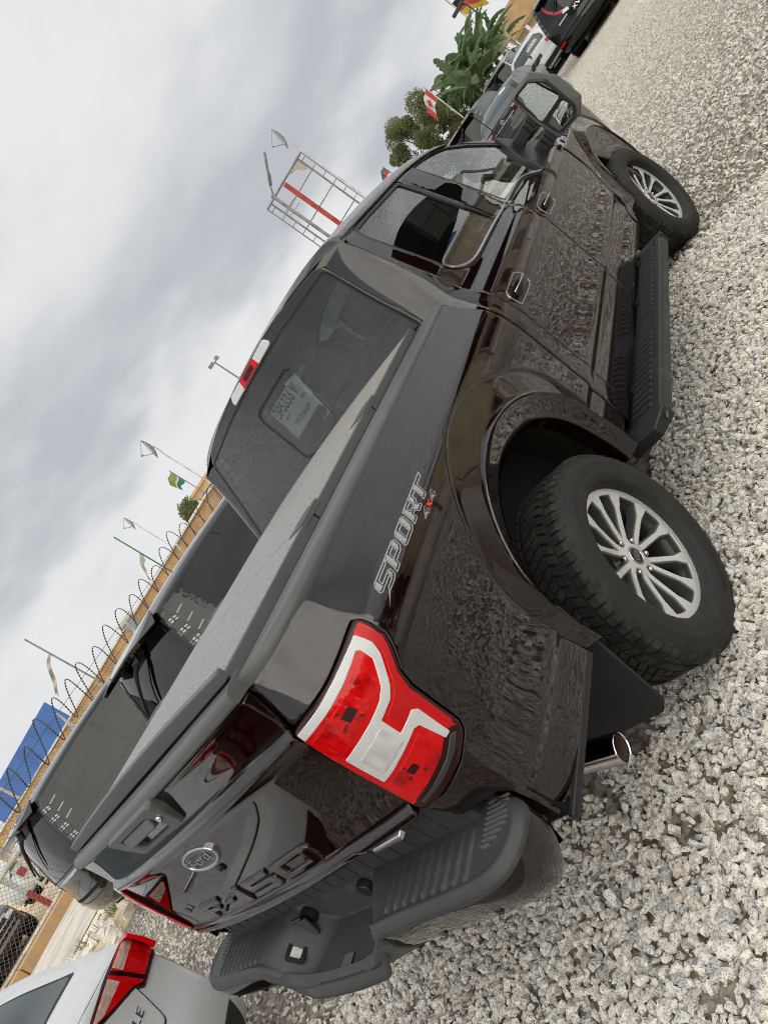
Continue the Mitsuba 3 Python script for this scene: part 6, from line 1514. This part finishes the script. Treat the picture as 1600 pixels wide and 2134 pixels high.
def banana(label, base, h, n, seed):
    r = np.random.default_rng(seed); k = thing('banana_plant', label, 'plant', 'banana plants above the row of cars'); b = np.array(base, float)
    add(f'{k}__stem', tube([b, b + [0, 0, h * .5], b + [.03, .02, h * .62]], [.13, .10, .06], 10), 'banana_leaf', 40)
    for i in range(n):
        a = 6.28 * i / n + r.uniform(-.3, .3); L = h * r.uniform(.36, .58); up = r.uniform(.45, 1.9); t = np.linspace(0, 1, 19)
        px = L * (t * .9 - .0); pz = L * (up * t - (.55 + .3 * up) * t ** 2.2 * r.uniform(.6, 1.2))
        mid = b + [0, 0, h * .60] + np.c_[np.cos(a) * px, np.sin(a) * px, pz]
        w = .165 * h * .42 * np.sin(np.pi * np.clip(t * .94 + .05, 0, 1)) ** .7
        w = w * np.where(np.arange(19) % 2, r.uniform(.50, .95, 19), 1.0) * r.uniform(.75, 1.15)
        sd = np.array([-math.sin(a), math.cos(a), 0]); tilt = r.uniform(-.4, .4)
        V = np.array([mid - np.outer(w, sd) + np.c_[0 * t, 0 * t, -w * (.55 + tilt)], mid - np.outer(w * .5, sd) + np.c_[0 * t, 0 * t, -w * .15], mid, mid + np.outer(w * .5, sd) + np.c_[0 * t, 0 * t, -w * .15], mid + np.outer(w, sd) + np.c_[0 * t, 0 * t, -w * (.55 - tilt)]])
        add(f'{k}__leaf', grid(V), 'banana_leaf', True)
for i, (az, D, h, s, lb) in enumerate(((14.7, 36, 4.0, 1, 'banana plant with broad leaves, leftmost of the clump'), (13.6, 37, 4.1, 2, 'banana plant in the middle of the clump, behind the white car'), (12.6, 36, 3.9, 3, 'tallest pale green banana plant, right of the clump'), (14.2, 34.5, 3.1, 4, 'low front banana plant drooping over the black car roof'), (13.1, 35, 3.2, 6, 'small banana plant low in front of the clump'), (12.0, 39, 3.4, 7, 'ragged banana plant beside the street lamp'))):
    banana(lb, at3(az, D), h, 19, s)
scene['hedge_grass'] = mikit.ply(cat([tuft((*PA(rng.uniform(8.5, 11.8), rng.uniform(40, 44)), .6), 60, rng.uniform(.9, 1.7), .35) for _ in range(40)]), 'grass_leaf', False)
labels['hedge_grass'] = {'label': 'rough grass in front of the orange building', 'category': 'grass', 'kind': 'stuff'}
# ---- orange building, top right ----
az = 9.6; D = 58; p = PA(az, D); k = thing('orange_building', 'unfinished orange building with white columns at the top edge', 'building')
M = frame((p[0], p[1], .7), across(az), (math.cos(math.radians(az)), math.sin(math.radians(az)), 0))
hb('wall', -1.45, 7, .9, 8, 0, 3.9, 'render_cream'); hb('parapet', -1.75, 7.3, -.2, .05, 2.45, 4.0, 'render_ochre'); hb('slab', -1.75, 7.3, .05, 8, 2.3, 2.44, 'render_cream')
for x in (-1.6, -.55, .5, 1.55, 2.6, 4.2): hb('column', x, x + .20, -.15, .05, 0, 2.295, 'render_white')
for x in (-1.0, .1, 1.2, 2.4): hb('window', x, x + .55, .86, .89, .9, 1.9, 'solid_dark_glass')
p = PA(11.6, 37); k = thing('meter_board', 'white meter board on posts among the banana plants', 'sign')
M = frame((p[0], p[1], 0), across(11.6), (math.cos(.2), math.sin(.2), 0))
hb('panel', -.30, .42, -.03, .03, 2.72, 3.10, 'render_cream'); hb('post', -.2, -.12, .031, .1, .5, 3.0, 'white_pipe'); hb('post', .22, .30, .031, .1, .5, 3.0, 'white_pipe')

# ---- things beyond the wire fence ----
k = thing('parked_suv', 'black car nose behind the chain-link mesh at the left edge', 'car')
c = suv(k, pose(2.35, 27.4, 0, -90), 'black_metallic')
for i, (z0, z1, m) in enumerate(((.96, 1.03, 'chrome'), (.80, .84, 'steel'), (.66, .70, 'steel'), (.50, .58, 'steel'))):
    zf_ = lambda z: c.tat(z, rear=False)
    c.on_strip('grille_bar', Polygon([(-.78, zf_(z0)), (.78, zf_(z0)), (.78, zf_(z1)), (-.78, zf_(z1))]), m, .02, .004, .02, out=(1, 0, .3))
c.on_strip('grille', Polygon([(-.60, zf_(.62)), (.60, zf_(.62)), (.60, zf_(.95)), (-.60, zf_(.95))]), 'under_black', .006, out=(1, 0, .3))
for s in (-1, 1): c.on_strip('headlight', Polygon([(s * .64, zf_(.82)), (s * .96, zf_(.84)), (s * .96, zf_(.98)), (s * .66, zf_(.96))]), 'clear_lens', .012, out=(1, 0, .3))
k = thing('parked_car', 'white car behind the chain-link mesh, beside the white gate post', 'car')
suv(k, pose(9.2, 33.2, 0, 215), 'white_paint', rails='white_paint')
p = PA(77.4, 22.4); k = thing('barrier_post', 'white post with red lower half behind the mesh', 'post')
add(f'{k}__white_part', box(p[0] - .06, p[0] + .06, p[1] - .06, p[1] + .06, .86, 1.75), 'white_paint', False); add(f'{k}__red_part', box(p[0] - .062, p[0] + .062, p[1] - .062, p[1] + .062, .05, .86), 'barrier_red', False)
p = PA(75.6, 24.5); k = thing('gate_sign', 'red and white sign board behind the white fence rail', 'sign')
M = frame((p[0], p[1], 0), across(75.6), (math.cos(1.32), math.sin(1.32), 0))
hb('board', -.55, .35, -.02, .02, 1.0, 1.45, 'white_paint'); hb('post', -.5, -.42, .021, .1, 0, 1.4, 'white_pipe')
q = text_poly('NO PARKING', .16, True); q = affinity.scale(q, .78 / (q.bounds[2] - q.bounds[0]), 1, origin=(0, 0)) if False else None
hb('red_band', -.5, .3, -.026, -.021, 1.10, 1.32, 'barrier_red')

# ---- what the paint and glass mirror: the far side of the lot, behind the camera ----
def wood():
    V, F = [], []
    r = np.random.default_rng(77)
    for i in range(22):
        c = np.array([-30 + r.uniform(-4, 4), -26 + 6.5 * i, 0]) if i < 11 else np.array([-28 + 5.2 * (i - 11), -27 + r.uniform(-2, 2), 0]); h = r.uniform(4.5, 7.5)
        for j in range(1500):
            d = r.normal(size=3); d /= np.linalg.norm(d); q = c + d * np.array([3.4, 3.4, h * .5]) * r.uniform(.3, 1) ** .4 + [0, 0, h * .52]
            e = r.normal(size=3); e /= np.linalg.norm(e); w = np.cross(e, d + .1); w /= np.linalg.norm(w); k = len(V)
            V += [q, q + e * .3 + w * .16, q + e * .6, q + e * .3 - w * .16]; F += [[k, k + 1, k + 2], [k, k + 2, k + 3]]
    return tm(V, F)
scene['boundary_wood'] = mikit.ply(wood(), 'leaf_dark', False)
labels['boundary_wood'] = {'label': 'dark line of trees bounding the lot behind the camera', 'category': 'trees', 'kind': 'stuff'}
k = thing('showroom', 'cream showroom with dark blue roof board across the lot, seen in the side windows', 'building')
add(f'{k}__wall', box(20, 44, -24, -12.5, 0, 5.0), 'render_cream', False); add(f'{k}__roof', box(19.6, 44.4, -24.4, -12.1, 5.0, 5.35), 'concrete', False)
for x in np.arange(21, 43, 4.4): add(f'{k}__window', box(x, x + 2.2, -12.53, -12.46, 1.0, 3.4), 'solid_dark_glass', False)
add(f'{k}__roof_board', hull([(29, -13.2, 6.2), (33, -13.2, 6.2), (28.6, -13.0, 8.8), (32.4, -13.0, 8.8), (29, -13.4, 6.2), (33, -13.4, 6.2)]), 'blue_sheet', False)
k = thing('shade_canopy', 'dark fabric shade canopy on steel legs, seen in the side windows', 'canopy')
add(f'{k}__fabric', grid(np.array([[(x, y, 3.9 + .5 * math.sin((x - 8.5) / 6 * math.pi) - .25 * math.sin((y + 9) / 4.5 * math.pi)) for y in np.linspace(-9, -4.5, 9)] for x in np.linspace(8.5, 14.5, 11)])), 'under_black', True)
for x, y in ((8.5, -9), (14.5, -9), (8.5, -4.5), (14.5, -4.5)): add(f'{k}__leg', tube([(x, y, 0), (x, y, 3.9)], .05, 8), 'grey_pipe', 40)
k = thing('sedan', 'dark sedan parked across the lane, seen only mirrored in the truck side', 'car')
sedan(k, pose(-2.6, -9.5, 0, 0), 'black_metallic')
